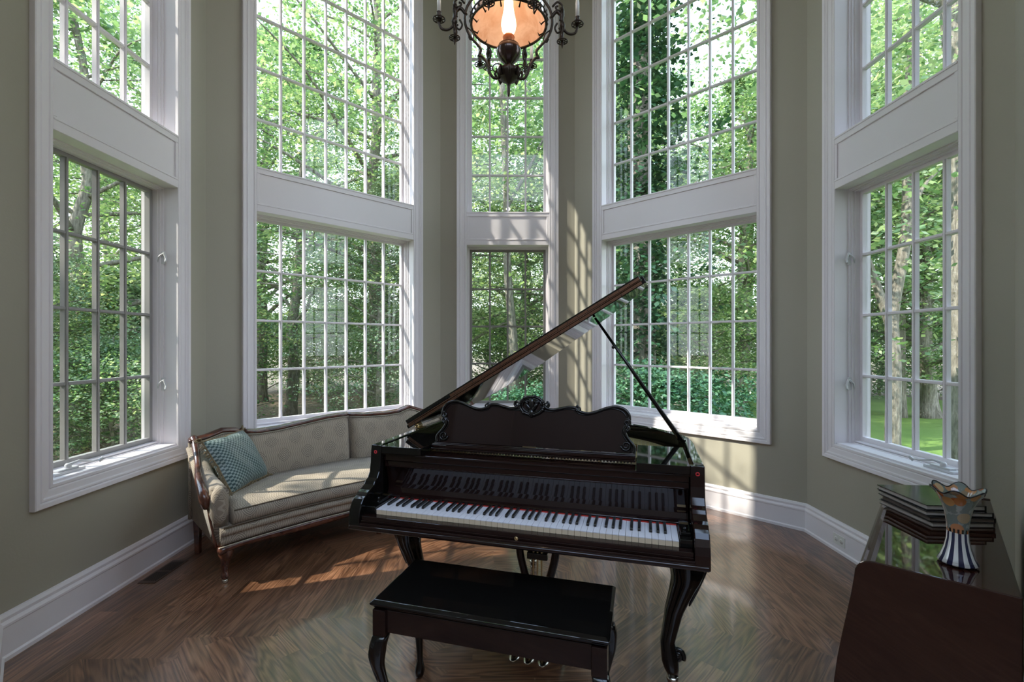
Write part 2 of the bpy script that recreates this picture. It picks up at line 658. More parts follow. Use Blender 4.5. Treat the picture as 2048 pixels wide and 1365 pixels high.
CAS = [(0, -.01), (0, .012), (.004, .016), (.018, .016), (.022, .011), (.028, .016), (.05, .018), (.058, .019), (.064, .026), (.072, .027), (.078, .022), (.084, .030), (.104, .032), (.108, .028), (.108, -.004)]
def sash(mb, x0, x1, z0, z1, fw, cols, rows, mx, yf=-.150, th=.035, mw=.020, fwb=None):
    """a sash: outer frame of width fw then muntins; returns glass extents"""
    fwb = fwb or fw
    mb.box(x0, x0 + fw, yf - th, yf, z0, z1, mx)
    mb.box(x1 - fw, x1, yf - th, yf, z0, z1, mx)
    mb.box(x0 + fw, x1 - fw, yf - th, yf, z1 - fw, z1, mx)
    mb.box(x0 + fw, x1 - fw, yf - th, yf, z0, z0 + fwb, mx)
    gx0, gx1, gz0, gz1 = x0 + fw, x1 - fw, z0 + fwb, z1 - fw
    for c in range(1, cols):
        x = gx0 + (gx1 - gx0) * c / cols
        mb.box(x - mw / 2, x + mw / 2, yf - th + .004, yf - .004, gz0, gz1, mx)
        mb.box(x - mw / 2 + .004, x + mw / 2 - .004, yf - .004, yf + .003, gz0, gz1, mx)
    for r_ in range(1, rows):
        z = gz0 + (gz1 - gz0) * r_ / rows
        for c in range(cols):
            xa = gx0 + (gx1 - gx0) * c / cols + (mw / 2 if c else 0)
            xb = gx0 + (gx1 - gx0) * (c + 1) / cols - (mw / 2 if c < cols - 1 else 0)
            mb.box(xa, xb, yf - th + .004, yf - .004, z - mw / 2, z + mw / 2, mx)
            mb.box(xa, xb, yf - .004, yf + .002, z - mw / 2 + .004, z + mw / 2 - .004, mx)
    return gx0, gx1, gz0, gz1

wlabels = {1: ('tall two-tier window on the left wall beside the sofa', 1), 2: ('wide seven-pane-across window behind the sofa', 2),
           3: ('narrow tall window in the middle behind the chandelier', 3), 4: ('wide seven-pane-across window behind the piano lid prop', 4),
           5: ('tall two-tier window on the right wall above the console', 5)}
for i, (a, d, n, s0, s1) in WIN.items():
    mx = wmat(a, d, n)
    root = bpy.data.objects.new('window_%d' % wlabels[i][1], None)
    COL.objects.link(root)
    struct(root, wlabels[i][0], 'window')
    cols = 7 if i in (2, 4) else 4
    mb = MB()
    sweep_rect(mb, s0, s1, Z_SILL, UP_TOP, CAS, mx)
    mb.build('casing', M['white'], root)
    # spandrel between lower and upper windows
    mb = MB()
    za, zb = Z_LO_TOP, Z_UP
    mb.box(s0, s1, -.22, .004, za, zb, mx)                      # body
    mb.box(s0, s1, .004, .014, za, za + .070, mx)
    mb.box(s0, s1, .004, .014, zb - .052, zb, mx)
    mb.box(s0, s0 + .022, .004, .013, za + .070, zb - .052, mx)
    mb.box(s1 - .022, s1, .004, .013, za + .070, zb - .052, mx)
    mb.box(s0, s1, .012, .019, zb - .014, zb, mx)
    mb.box(s0, s1, .012, .018, za + .052, za + .062, mx)
    mb.build('spandrel_panel', M['white'], root, bevel=.002, seg=1)
    for tier, (z0, z1, rows) in enumerate(((Z_SILL, Z_LO_TOP, 4), (Z_UP, UP_TOP, 6))):
        mb = MB()
        q = .0005
        sweep_rect(mb, s0, s1, z0, z1, [(0, .0), (-q, -.085), (-.009, -.085), (-.009, -.10), (-.016, -.10), (-.016, -.118), (-.022, -.118), (-.022, -.225)], mx)
        mb.build('jamb', M['white'], root)
        mb = MB()
        if tier == 0:
            fw = .026 if i in (2, 4) else .028
            gx0, gx1, gz0, gz1 = sash(mb, s0 + .02, s1 - .02, z0 + .02, z1 - .018, fw, cols, rows, mx, fwb=.042)
            ms = {1: M['sash_screened_mid'], 3: M['sash_screened']}.get(i, M['white'])
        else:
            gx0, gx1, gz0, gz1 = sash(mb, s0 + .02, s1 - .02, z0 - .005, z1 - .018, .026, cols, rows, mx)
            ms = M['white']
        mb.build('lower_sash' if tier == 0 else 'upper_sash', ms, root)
        mb = MB()
        mb.box(gx0 - .004, gx1 + .004, -.1725, -.1675, gz0 - .004, gz1 + .004, mx)
        mb.build('glass', M['glass'], root)
    # stool (inner sill ledge)
    mb = MB()
    mb.box(s0, s1, -.148, -.001, Z_SILL - .004, Z_SILL + .012, mx)
    mb.box(s0 + .022, s1 - .022, -.150, -.118, Z_SILL + .012, Z_SILL + .032, mx)
    mb.build('sill', M['white'], root, bevel=.002, seg=1)
    if i in (1, 3, 5):
        # crank operator
        if i != 3:
            sx = s0 + .17 if i == 1 else s1 - .17
            sg = 1 if i == 1 else -1
            mb = MB()
            mb.box(sx - .10, sx + .08, -.105, -.045, Z_SILL + .012, Z_SILL + .026, mx)
            mb.box(sx - .07, sx + .05, -.095, -.055, Z_SILL + .026, Z_SILL + .036, mx)
            mb.lathe([(.016, 0), (.015, .018), (.009, .026)], 14, (sx, -.07, Z_SILL + .034), mx)
            mb.tube([(sx, -.07, Z_SILL + .052), (sx + sg * .05, -.055, Z_SILL + .062), (sx + sg * .11, -.03, Z_SILL + .044), (sx + sg * .135, -.022, Z_SILL + .046)], [.009, .007, .006, .006], 8, mx)
            mb.tube([(sx + sg * .135, -.022, Z_SILL + .038), (sx + sg * .155, -.012, Z_SILL + .055)], [.011, .009], 10, mx)
            mb.build('crank_handle', M['hardware'], root, bevel=.002)
            # sash locks on the far jamb
            for zc in (1.17, 2.05):
                mb = MB()
                xe = s1 if i == 1 else s0
                sgn = -1 if i == 1 else 1
                mb.box(*(sorted((xe, xe + sgn * .010))), -.105, -.075, zc - .045, zc + .045, mx)
                mb.tube([(xe + sgn * .010, -.09, zc + .02), (xe + sgn * .035, -.06, zc + .03), (xe + sgn * .03, -.05, zc - .01), (xe + sgn * .045, -.045, zc - .035)], [.007, .008, .007, .006], 8, mx)
                mb.tube([(xe + sgn * .012, -.12, zc - .03), (xe + sgn * .03, -.10, zc + .005), (xe + sgn * .02, -.08, zc + .03)], .006, 8, mx)
                mb.build('sash_lock', M['hardware'], root, bevel=.002)

# ---- floor, ceiling and the room behind the camera
mb = MB()
bay = [tuple(outer(i)[:2]) for i in range(8)]
mb.prism([(-5.2, -6.2), (5.2, -6.2), (5.2, PF.y)] + bay[::-1] + [(-5.2, PH.y)], -.12, 0)
fl = mb.build('floor', M['floor'])
struct(fl)
mb = MB()
mb.prism([(-5.2, -1.2), (5.2, -1.2), (5.2, PF.y)] + bay[::-1] + [(-5.2, PH.y)], CEIL, CEIL + .2)
mb.box(-5.2, 5.2, -6.2, -5.7, CEIL, CEIL + .2)
for x in (-4.9, -2.5, 0, 2.5, 4.9):  # unseen hall roof left open between beams, added to light the room
    mb.box(x - .08, x + .08, -5.7, -1.2, CEIL + .02, CEIL + .18)
struct(mb.build('ceiling', M['ceiling']))
# hall behind: side returns from the bay and a solid rear wall, all unseen
HB = -6.0
def slab(name, x0, x1, y0, y1, z0, z1, m='hall'):
    mb = MB(); mb.box(x0, x1, y0, y1, z0, z1)
    return struct(mb.build(name, M[m]))
slab('wall_hall_left_return', -5.0, PH.x - .02, PH.y - .2, PH.y, 0, CEIL)
slab('wall_hall_right_return', PF.x + .02, 5.0, PF.y - .2, PF.y, 0, CEIL)
slab('wall_hall_left', -5.2, -5.0, HB, PH.y, 0, CEIL)
slab('wall_hall_right', 5.0, 5.2, HB, PF.y, 0, CEIL)
mb = MB()
mb.box(-5.2, 5.2, HB - .2, HB, 0, CEIL)
struct(mb.build('wall_hall_rear', M['hall']))

# ---- baseboards
BASE = [(0, 0), (.030, 0), (.030, .018), (.022, .026), (.022, .150), (.026, .156), (.026, .166), (.016, .180), (.018, .196), (.010, .211), (0, .213)]
bnames = ['front_left', 'left', 'back_left', 'back', 'back_right', 'right', 'front_right']
for i in range(7):
    a, b = corners[i], corners[i + 1]
    n = inward(a, b)
    def mit(ci, t):
        p = corners[ci]
        ns = []
        if ci > 0: ns.append(inward(corners[ci - 1], p))
        if ci < 7: ns.append(inward(p, corners[ci + 1]))
        bb = sum(ns, Vector((0, 0, 0)))
        if len(ns) == 1:
            return p + ns[0] * t
        bb.normalize()
        return p + bb * (t / bb.dot(ns[0]))
    mb = MB()
    ra = [tuple(mit(i, t)[:2]) + (z,) for t, z in BASE]
    rb = [tuple(mit(i + 1, t)[:2]) + (z,) for t, z in BASE]
    mb.rings([ra, rb], closed=True, caps=True, smooth=False)
    struct(mb.build('baseboard_' + bnames[i], M['white']))

# electrical outlet on the right baseboard
a, b = P4, P5
d = (b - a).normalized(); n = inward(a, b)
ot = thing('electrical_outlet', 'white double electrical outlet set in the right baseboard beside the console', 'outlet')
mx = wmat(a, d, n)
so = .385
mb = MB(); mb.box(so - .058, so + .058, .018, .026, .055, .125, mx)
mb.build('cover_plate', M['outlet'], ot, bevel=.002)
for k in (-1, 1):
    mb = MB(); mb.lathe([(.017, 0), (.016, .002)], 20, (0, 0, 0), mx @ Matrix.Translation((so + k * .025, .0262, .09)) @ Matrix.Rotation(R(-90), 4, 'X'))
    s = mb.build('socket', M['outlet'], ot)
    mb = MB()
    for q in (-.005, .005):
        mb.box(so + k * .025 - .006, so + k * .025 + .006, .0283, .0288, .09 + q - .001, .09 + q + .001, mx)
    mb.build('slot', M['darkslot'], s)

# floor register by the left wall
rg = thing('floor_register', 'dark bronze slotted air register let into the floor by the left wall', 'floor register', (-2.215, 3.01, 0), R(90) + RHO)
rg.scale = (.8, .8, 1)
mb = MB(); mb.box(-.19, .19, -.065, .065, .0, .0035)
mb.build('frame', M['register'], rg, bevel=.001)
mb = MB()
for blk in (-.085, .085):
    for r_ in range(7):
        mb.box(blk - .07, blk + .07, -.048 + r_ * .0145, -.048 + r_ * .0145 + .007, .0036, .0046)
mb.build('slots', M['darkslot'], rg)

# ---------------------------------------------------------------- cabriole leg
def cabriole(name, top, out, height, r_top, r_ankle, r_foot, lean, material, parent, flutes=0, squash=1.0, scroll=True, knee=.0, nseg=20):
    """top: (x,y,z) of the leg's top centre; out: unit xy direction the knee bulges to"""
    ox, oy = out
    T = Vector(top)
    N = 22
    rings = []
    ax_ = math.atan2(oy, ox)
    for j in range(N + 1):
        t = j / N
        z = T.z - height * t
        # centre offset: knee out, ankle in, foot slightly out
        off = interp([0, .12, .3, .55, .78, .92, 1], [0, knee * .9, knee, -lean * .45, -lean, -lean * .75, -lean * .55], t)
        r = interp([0, .08, .2, .38, .6, .78, .87, .93, 1], [r_top, r_top * 1.06, r_top, r_top * .72, r_ankle * 1.15, r_ankle, r_foot * .95, r_foot, r_foot * .62], t)
        ring = []
        for k in range(nseg * 2):
            a = 2 * PI * k / (nseg * 2)
            fl = 1 + (.055 * math.cos(flutes * a) * min(1, max(0, (1 - t) * 3)) if flutes else 0)
            sq = interp([0, .25, .6], [.62, .25, 0], t)       # squarer near the top
            c, s_ = math.cos(a), math.sin(a)
            e = 1 / max(abs(c), abs(s_)) * sq + (1 - sq)
            ring.append((T.x + ox * off + r * fl * e * math.cos(a + ax_ + (PI / 4 if sq > 0 else PI / 4)),
                         T.y + oy * off + r * fl * e * squash * math.sin(a + ax_ + PI / 4), z))
        rings.append(ring)
    mb = MB()
    mb.rings(rings)
    if scroll:
        zc = T.z - height * .86
        c = Vector((T.x - ox * lean * .7 + ox * r_foot * .75, T.y - oy * lean * .7 + oy * r_foot * .75, zc))
        e1 = Vector((ox, oy, 0))
        e2 = Vector((0, 0, 1))
        pts = []
        for q in range(26):
            a = -.4 + q * .36
            rr = r_foot * (.72 - .022 * q)
            pts.append(c + e1 * rr * math.cos(a) + e2 * rr * math.sin(a) * 1.25)
        mb.tube(pts, r_foot * .26, 8)
        mb.sphere(tuple(c), r_foot * .34)
        # acanthus ridge on the knee
        zk = T.z - height * .06
        pts = [Vector((T.x + ox * (r_top * 1.0 + knee * .5), T.y + oy * (r_top * 1.0 + knee * .5), zk)),
               Vector((T.x + ox * (r_top * 1.12 + knee), T.y + oy * (r_top * 1.12 + knee), T.z - height * .18)),
               Vector((T.x + ox * (r_top * .86 + knee * .6), T.y + oy * (r_top * .86 + knee * .6), T.z - height * .34)),
               Vector((T.x + ox * (r_top * .55), T.y + oy * (r_top * .55), T.z - height * .5))]
        mb.tube(smoothpath(pts, 5), [r_top * .05 + r_top * .10 * math.sin(PI * min(1, q / 15)) for q in range(16)], 6)
    return mb.build(name, material, parent)

# ---------------------------------------------------------------- grand piano
PA = math.atan2(-.269, .963)
PO = (.009, 1.858, 0)
piano = thing('grand_piano', 'black lacquered baby grand piano with carved cabriole legs and raised lid', 'piano', PO, PA)
UX = .712
def rim_curve(off=0):
    """bentside outline (u, v) from front right round the tail to front left"""
    pts = [(UX, .12), (UX, .40), (UX, .58), (UX - .02, .72), (.60, .87), (.49, .98), (.36, 1.075), (.20, 1.19), (.05, 1.32), (-.10, 1.43), (-.28, 1.50), (-.46, 1.50), (-.62, 1.45), (-.70, 1.36), (-UX, 1.25), (-UX, .8), (-UX, .12)]
    sp = smoothpath([(p[0], p[1], 0) for p in pts], 5)
    if not off:
        return [(p.x, p.y) for p in sp]
    out = []
    for i, p in enumerate(sp):
        t = (sp[min(i + 1, len(sp) - 1)] - sp[max(i - 1, 0)]).normalized()
        nn = Vector((-t.y, t.x, 0))
        q = p + nn * off
        out.append((q.x, q.y))
    return out
RZ0, RZ1 = .665, .988
o_, i_ = rim_curve(), rim_curve(.038)
mb = MB()
nn = len(o_)
v = [(p[0], p[1], RZ0) for p in o_] + [(p[0], p[1], RZ1) for p in o_] + [(p[0], p[1], RZ1) for p in i_] + [(p[0], p[1], RZ0) for p in i_]
f = []
for k in range(nn - 1):
    for a_ in range(4):
        b_ = (a_ + 1) % 4
        f.append((a_ * nn + k, a_ * nn + k + 1, b_ * nn + k + 1, b_ * nn + k))
f.append((0, nn, 2 * nn, 3 * nn)); f.append((nn - 1, 4 * nn - 1, 3 * nn - 1, 2 * nn - 1))
mb.add(v, f)
case = mb.build('case', M['black'], piano, bevel=.004)
mb = MB(); mb.prism(i_, .668, .69); mb.build('bottom_frame', M['blackred'], piano)
mb = MB(); mb.prism([(p[0], max(.42, p[1])) for p in rim_curve(.039)], .865, .875)
mb.build('soundboard', mat('soundboard_spruce', (.42, .25, .11), .35, coat=.4, var=.1, vscale=12), piano)
# iron plate with struts, gilded
mb = MB()
plate = [p for p in rim_curve(.075) if p[1] > .44]
ip = [(p[0] * .82 - .02, .50 + (p[1] - .44) * .80) for p in plate]
n2 = len(plate)
v = [(p[0], p[1], .925) for p in plate] + [(p[0], p[1], .925) for p in ip]
v += [(p[0], p[1], .915) for p in plate] + [(p[0], p[1], .915) for p in ip]
f = []
for k in range(n2):
    k2 = (k + 1) % n2
    f += [(k, k2, n2 + k2, n2 + k), (n2 * 2 + k, n2 * 3 + k, n2 * 3 + k2, n2 * 2 + k2), (n2 + k, n2 + k2, n2 * 3 + k2, n2 * 3 + k)]
mb.add(v, f)
mb.box(-.66, .62, .43, .56, .915, .932)
for x0, x1, y1 in ((-.5, -.52, 1.36), (-.22, -.34, 1.40), (.05, -.08, 1.26), (.3, .22, 1.08)):
    mb.tube([(x0, .5, .935), (x1, y1, .935)], .012, 6)
mb.build('iron_plate', M['gold'], piano)
mb = MB()
for k in range(60):
    x = -.60 + k * 1.16 / 59
    yend = interp([-.6, -.3, 0, .3, .58], [1.25, 1.30, 1.12, .92, .72], x)
    mb.tube([(x, .52, .94), (x - .05 * (1 - k / 60), yend, .938)], .0009, 4)
mb.build('strings', mat('string_steel', (.6, .55, .45), .3, metal=1), piano)

# arms (cheeks)
ARM = [(.14, .988), (.12, .988), (.115, .955), (.112, .91), (.104, .872), (.088, .848), (.068, .838), (.060, .826), (.030, .812), (.012, .806), (-.004, .794), (-.022, .788), (-.036, .772), (-.047, .748), (-.054, .72), (-.056, .672), (.14, .672)]
for sgn in (-1, 1):
    x0, x1 = sorted((sgn * UX, sgn * .660))
    mb = MB()
    mxx = Matrix(((0, 0, 1, 0), (1, 0, 0, 0), (0, 1, 0, 0), (0, 0, 0, 1)))
    mb.prism(ARM, x0, x1, mxx)
    mb.build('arm', M['black'] if sgn < 0 else M['blackred'], piano, bevel=.004)
    x0, x1 = sorted((sgn * .6595, sgn * .6145))
    mb = MB()
    mb.box(x0, x1, -.004, .15, .722, .752)
    mb.box(x0 + .004, x1 - .004, .03, .15, .752, .765)
    mb.sphere(((x0 + x1) / 2, .06, .768), .009)
    kb = mb.build('key_block', M['black'], piano, bevel=.003)
    mb = MB(); mb.box(x0 + .006, x1 - .006, .118, .132, .7655, .7672)
    mb.build('hinge_plate', M['brass'], kb)
# keybed with bead and slip
mb = MB()
mb.box(-UX, UX, -.052, .30, .668, .698)
mb.tube([(-UX + .005, -.052, .678), (UX - .005, -.052, .678)], .011, 10)
mb.box(-.658, .658, -.046, .30, .698, .708)
mb.build('keybed', M['blackred'], piano, bevel=.003)
mb = MB()
mb.box(-.658, .658, -.042, -.006, .706, .7235)
mb.box(-.658, .658, -.046, -.004, .700, .708)
ks = mb.build('key_slip', M['blackred'], piano, bevel=.002)
mb = MB(); mb.torus((.02, -.0465, .705), .006, .0015, (Vector((1, 0, 0)), Vector((0, 0, 1))), 16, 6)
mb.lathe([(.0045, 0), (.0045, .001)], 12, mx=Matrix.Translation((.02, -.0462, .705)) @ Matrix.Rotation(R(90), 4, 'X'))
mb.build('lock_escutcheon', M['brass'], ks)
# keys
WW = 1.225 / 52
blacks_after = {0: .0, }
ZK = .743
def wkey(k):
    mb = MB()
    x0 = -1.225 / 2 + k * WW + .0006
    x1 = x0 + WW - .0012
    mb.box(x0, x1, .0, .152, ZK - .003, ZK)
    o = mb.build('white_key', [M['ivory'], M['keywood']], piano)
    mb2 = MB()
    mb2.box(x0, x1, .001, .150, ZK - .022, ZK - .0031)
    return o, mb2.build('key_front', M['keywood'], o)
pat = 'ABCDEFG'
for k in range(52):
    wkey(k)
for k in range(51):
    nm = pat[k % 7]
    if nm in 'ACDFG':
        sh = {'A': .0025, 'C': -.0025, 'D': .0025, 'F': -.003, 'G': 0}[nm]
        x = -1.225 / 2 + (k + 1) * WW + sh
        mb = MB()
        prof = [(.052, ZK + .0004), (.055, ZK + .009), (.060, ZK + .0115), (.151, ZK + .0125), (.151, ZK + .0004)]
        rl = [(x - .0052, p[0], p[1]) for p in prof]
        rr = [(x + .0052, p[0], p[1]) for p in prof]
        mb.rings([rl, rr], smooth=False)
        mb.build('black_key', M['ebony'], piano, bevel=.0012)
mb = MB(); mb.box(-.612, .612, .1525, .156, .70, ZK + .004); mb.build('felt_strip', M['felt'], piano)
# fallboard: a hollow curved board behind the keys
FB = [(.158, .722), (.158, .752), (.172, .764), (.179, .785), (.178, .805), (.171, .838), (.163, .870), (.158, .889)]
mb = MB()
ra = [(-.6585, y, z) for y, z in FB] + [(-.6585, .20, .889), (-.6585, .20, .722)]
rb = [(.6585, y, z) for y, z in FB] + [(.6585, .20, .889), (.6585, .20, .722)]
mb.rings([ra, rb], smooth=False)
mb.build('fallboard', M['blackred'], piano, bevel=.002)
mb = MB()
for y, z, r_ in ((.150, .8895, .0045),):
    mb.tube([(-.658, y, z), (.658, y, z)], r_, 8)
mb.box(-.6585, .6585, .146, .22, .891, .914)
mb.box(-.6585, .6585, .138, .22, .917, .944)
mb.box(-.6585, .6585, .128, .23, .9445, .951)
mb.build('nameboard_rail', M['blackred'], piano, bevel=.002)
# side platforms
for sgn in (-1, 1):
    x0, x1 = sorted((sgn * .6595, sgn * .462))
    mb = MB()
    mb.box(x0, x1, .118, .46, .952, .985)
    mb.build('side_platform', M['black'], piano, bevel=.002)
    mb = MB()
    cx_ = sgn * .686
    ex = [(Vector((1, 0, 0)), Vector((0, 0, 1)))]
    mb.torus((cx_, .1135, .958), .006, .0022, ex[0], 12, 6)
    mb.build('red_sticker', M['redsticker'], piano)
# music shelf
mb = MB()
mb.box(-.455, .455, .215, .455, .972, .984)
mb.box(-.457, .457, .207, .455, .964, .9715)
mb.tube([(-.455, .222, .986), (.455, .222, .986)], .004, 6)
mb.tube([(-.455, .244, .987), (.455, .244, .987)], .004, 6)
mb.build('music_shelf', M['blackred'], piano, bevel=.0015)
mb = MB()
for k in range(64):  # small grey blocks stand in for light marks reflected below the shelf
    x = -.44 + k * .88 / 63
    mb.box(x - .0035, x + .0035, .236, .246, .9515, .9575)
mb.build('reflected_marks', mat('reflected_mark_grey', (.30, .29, .27), .8), piano)
# music desk
def desk_outline():
    half = [(0, .205), (.045, .203), (.065, .178), (.095, .170), (.13, .176), (.165, .184), (.20, .182), (.215, .168), (.25, .160), (.29, .168), (.33, .184), (.37, .193), (.405, .186), (.427, .165), (.432, .140), (.425, .118), (.413, .100), (.415, .078), (.43, .055), (.447, .035), (.452, .018), (.447, 0)]
    sp = smoothpath([(p[0], p[1], 0) for p in half], 4)
    rt = [(p.x, p.y) for p in sp]
    lf = [(-x, z) for x, z in rt[1:]][::-1]
    return lf + rt
do = desk_outline()
tilt = R(13)
dm = Matrix.Translation((0, .262, .988)) @ Matrix.Rotation(R(90) - tilt, 4, 'X') @ Matrix.Scale(1, 4)
mb = MB()
mb.prism(do, -.011, 0, dm @ Matrix.Rotation(0, 4, 'X'))
desk = mb.build('music_desk', M['blackred'], piano, bevel=.002)
mb = MB()
mb.tube([dm @ Vector((p[0], p[1], .003)) for p in do], .0068, 8)
mb.tube([dm @ Vector((p[0] * .972, p[1] * .945 + .002, .001)) for p in do if abs(p[0]) > .08], .003, 6)
def spiral(mb, cx, cz, r0, sgn, turns=1.6, start=0, rt=.005):
    pts = []
    for q in range(24):
        a = start + sgn * q / 23 * turns * 2 * PI
        rr = r0 * (1 - .78 * q / 23)
        pts.append(dm @ Vector((cx + rr * math.cos(a), cz + rr * math.sin(a), .005)))
    mb.tube(pts, [rt * (1 - .4 * q / 23) for q in range(24)], 7)
for s_ in (-1, 1):
    spiral(mb, s_ * .212, .178, .014, s_, start=PI / 2)
    spiral(mb, s_ * .422, .128, .015, -s_, start=PI / 2)
    spiral(mb, s_ * .418, .104, .014, s_, start=-PI / 2)
    spiral(mb, s_ * .418, .030, .022, s_, start=PI if s_ > 0 else 0)
    spiral(mb, s_ * .068, .190, .015, -s_, start=PI / 2)
mb.build('carved_border', M['black'], desk)
mb = MB()
for rr, tt in ((.050, .007), (.040, .004)):
    pts = [dm @ Vector((rr * 1.12 * math.cos(a), .185 + rr * .82 * math.sin(a), .006)) for a in [2 * PI * q / 28 for q in range(29)]]
    mb.tube(pts, tt, 8)
for q in range(14):
    a = 2 * PI * q / 14
    p = dm @ Vector((.052 * 1.1 * math.cos(a), .185 + .052 * .82 * math.sin(a), .007))
    mb.sphere(tuple(p), .0085 if q % 2 else .006, 8, 6)
for (x, z, w, h, rz_) in ((0, .192, .011, .030, 0), (-.016, .180, .008, .022, .6), (.016, .180, .008, .022, -.6), (0, .150, .012, .02, 0), (-.026, .200, .006, .014, 1.0), (.026, .200, .006, .014, -1.0)):
    mm = dm @ Matrix.Translation((x, z, .008)) @ Matrix.Rotation(rz_, 4, 'Z') @ Matrix.Diagonal((w, h, .007, 1))
    mb.sphere((0, 0, 0), 1, 10, 8, mx=mm)
mb.build('carved_crest', M['black'], desk)
mb = MB(); mb.box(-.03, .03, .2475, .2505, .9885, .994); mb.build('desk_hinge', M['brass'], piano)
# lid
LA_ = R(31.2)
lid_pts = [(0, .47), (1.42, .47), (1.425, .62), (1.40, .74), (1.31, .89), (1.20, 1.0), (1.07, 1.10), (.91, 1.21), (.76, 1.34), (.61, 1.45), (.43, 1.52), (.25, 1.52), (.09, 1.47), (.01, 1.38), (0, 1.25)]
HU, HZ = -.712, 1.000
lm = Matrix.Translation((HU, 0, HZ)) @ Matrix.Rotation(-LA_, 4, 'Y')
mb = MB(); mb.prism(lid_pts, 0, .019, lm)
lid = mb.build('lid', M['black'], piano, bevel=.003)
mb = MB()
mb.prism([(.008, .47), (1.405, .47), (1.405, .80), (1.36, .80), (.012, .80)], .0235, .046, lm)
mb.build('folded_lid_flap', M['black'], lid, bevel=.003)
mb = MB()
mb.box(.012, 1.40, .4675, .4695, .004, .0165, lm)
mb.box(.30, 1.40, .4675, .4695, .0255, .038, lm)
mb.tube([lm @ Vector((.012, .4675, .021)), lm @ Vector((1.40, .4675, .021))], .0022, 6)
mb.build('piano_hinge', M['copper'], lid)
mb = MB()
for k in range(24):
    x = .05 + k * 1.30 / 23
    for zz in (.010, .032):
        mb.sphere(tuple(lm @ Vector((x, .4675, zz))), .0028, 6, 4)
mb.build('hinge_screws', M['darkslot'], lid)
mb = MB()
mb.box(1.407, 1.42, .475, .52, .019, .036, lm)
mb.build('lid_bumper', M['black'], lid, bevel=.002)
for vv in (.56, 1.15):
    mb = MB()
    mb.tube([(HU, vv, .996), (HU, vv + .07, .996)], .006, 8)
    mb.box(HU + .004, HU + .03, vv, vv + .07, .989, .992)
    mb.build('lid_hinge', M['brass'], piano)
# prop stick
pb = Vector((.665, .615, .985))
pt = Vector((.2527, .62, HZ + (.2527 - HU) * math.tan(LA_) - .002))
mb = MB()
mb.tube([pb, pb.lerp(pt, .12), pb.lerp(pt, .5), pt], [.013, .0115, .009, .006], 8)
p = pb.lerp(pt, .75)
mb.sphere((p.x - .012, p.y - .006, p.z), .008, 8, 6)
mb.tube([p, (p.x - .012, p.y - .006, p.z)], .004, 6)
prop = mb.build('lid_prop', M['black'], piano)
mb = MB(); mb.box(.645, .685, .60, .66, .9885, .9925); mb.build('prop_socket', M['black'], prop)
# legs
def outdir(x, y):
    l = math.hypot(x, y)
    return (x / l, y / l)
for (u_, v_, ox, oy) in ((.635, .30, 1, -.15), (-.605, .33, -1, -.15), (-.20, 1.22, 0, 1)):
    lg = cabriole('leg', (u_, v_, .664), outdir(ox, oy), .604, .068, .030, .036, .05, M['black'], piano, flutes=6, knee=.028)
    fx, fy = u_ - outdir(ox, oy)[0] * .05 * .55, v_ - outdir(ox, oy)[1] * .05 * .55
    mb = MB()
    mb.lathe([(.025, .055), (.026, .04), (.022, .038), (.021, .022)], 16, (fx, fy, 0))
    mb.tube([(fx - .014, fy, .019), (fx + .014, fy, .019)], .0185, 16)
    mb.build('caster', M['steel'], lg)
# lyre and pedals
mb = MB()
vy = .42
for s_ in (-1, 1):
    pts = [(s_ * .03, vy, .60), (s_ * .075, vy, .54), (s_ * .088, vy, .46), (s_ * .07, vy, .37), (s_ * .045, vy, .28), (s_ * .05, vy, .20), (s_ * .075, vy, .15)]
    mb.tube(smoothpath(pts, 5), [.020] * 31, 8, squash=.8)
mb.box(-.11, .11, vy - .03, vy + .03, .60, .667)
mb.box(-.085, .085, vy - .02, vy + .02, .545, .60)
mb.box(-.12, .12, vy - .06, vy + .07, .07, .15)
mb.box(-.05, .05, vy - .012, vy + .012, .42, .45)
lyre = mb.build('lyre', M['blackred'], piano, bevel=.003)
mb = MB()
for x in (-.02, 0, .02):
    mb.tube([(x, vy, .15), (x, vy, .60)], .004, 6)
mb.box(-.055, .055, vy - .034, vy - .0305, .618, .632)
mb.build('pedal_rods', M['brass'], lyre)
for x in (-.066, 0, .066):
    mb = MB()
    mm = Matrix.Translation((x, vy - .165, .055)) @ Matrix.Diagonal((.026, .052, .010, 1))
    mb.sphere((0, 0, 0), 1, 14, 8, mx=mm)
    mb.tube([(x, vy - .14, .056), (x, vy - .05, .09)], [.009, .007], 8)
    mb.build('pedal', M['steel'], lyre)

# ---------------------------------------------------------------- bench
bench = thing('piano_bench', 'black lacquered piano bench with cabriole legs in front of the piano', 'bench', (-.059, 1.808, 0), PA)
BW, BD, BH = .437, .182, .50
mb = MB()
def rrect(w, d_):
    return [(-w, -d_), (w, -d_), (w, d_), (-w, d_)]
def rp(w, d_, z):
    return [(x, y, z) for x, y in rrect(w, d_)]
mb.rings([rp(BW - .028, BD - .028, BH - .036), rp(BW - .012, BD - .012, BH - .030), rp(BW - .010, BD - .010, BH - .026), rp(BW, BD, BH - .016), rp(BW, BD, BH - .010), rp(BW - .012, BD - .012, BH)], smooth=False)
mb.build('seat', M['black'], bench, bevel=.002)
for (x0, x1, y0, y1) in ((-.40, .40, -.162, -.148), (-.40, .40, .148, .162), (-.415, -.401, -.147, .147), (.401, .415, -.147, .147)):
    mb = MB(); mb.box(x0, x1, y0, y1, .378, .463)
    mb.build('apron', M['blackred'], bench, bevel=.003)
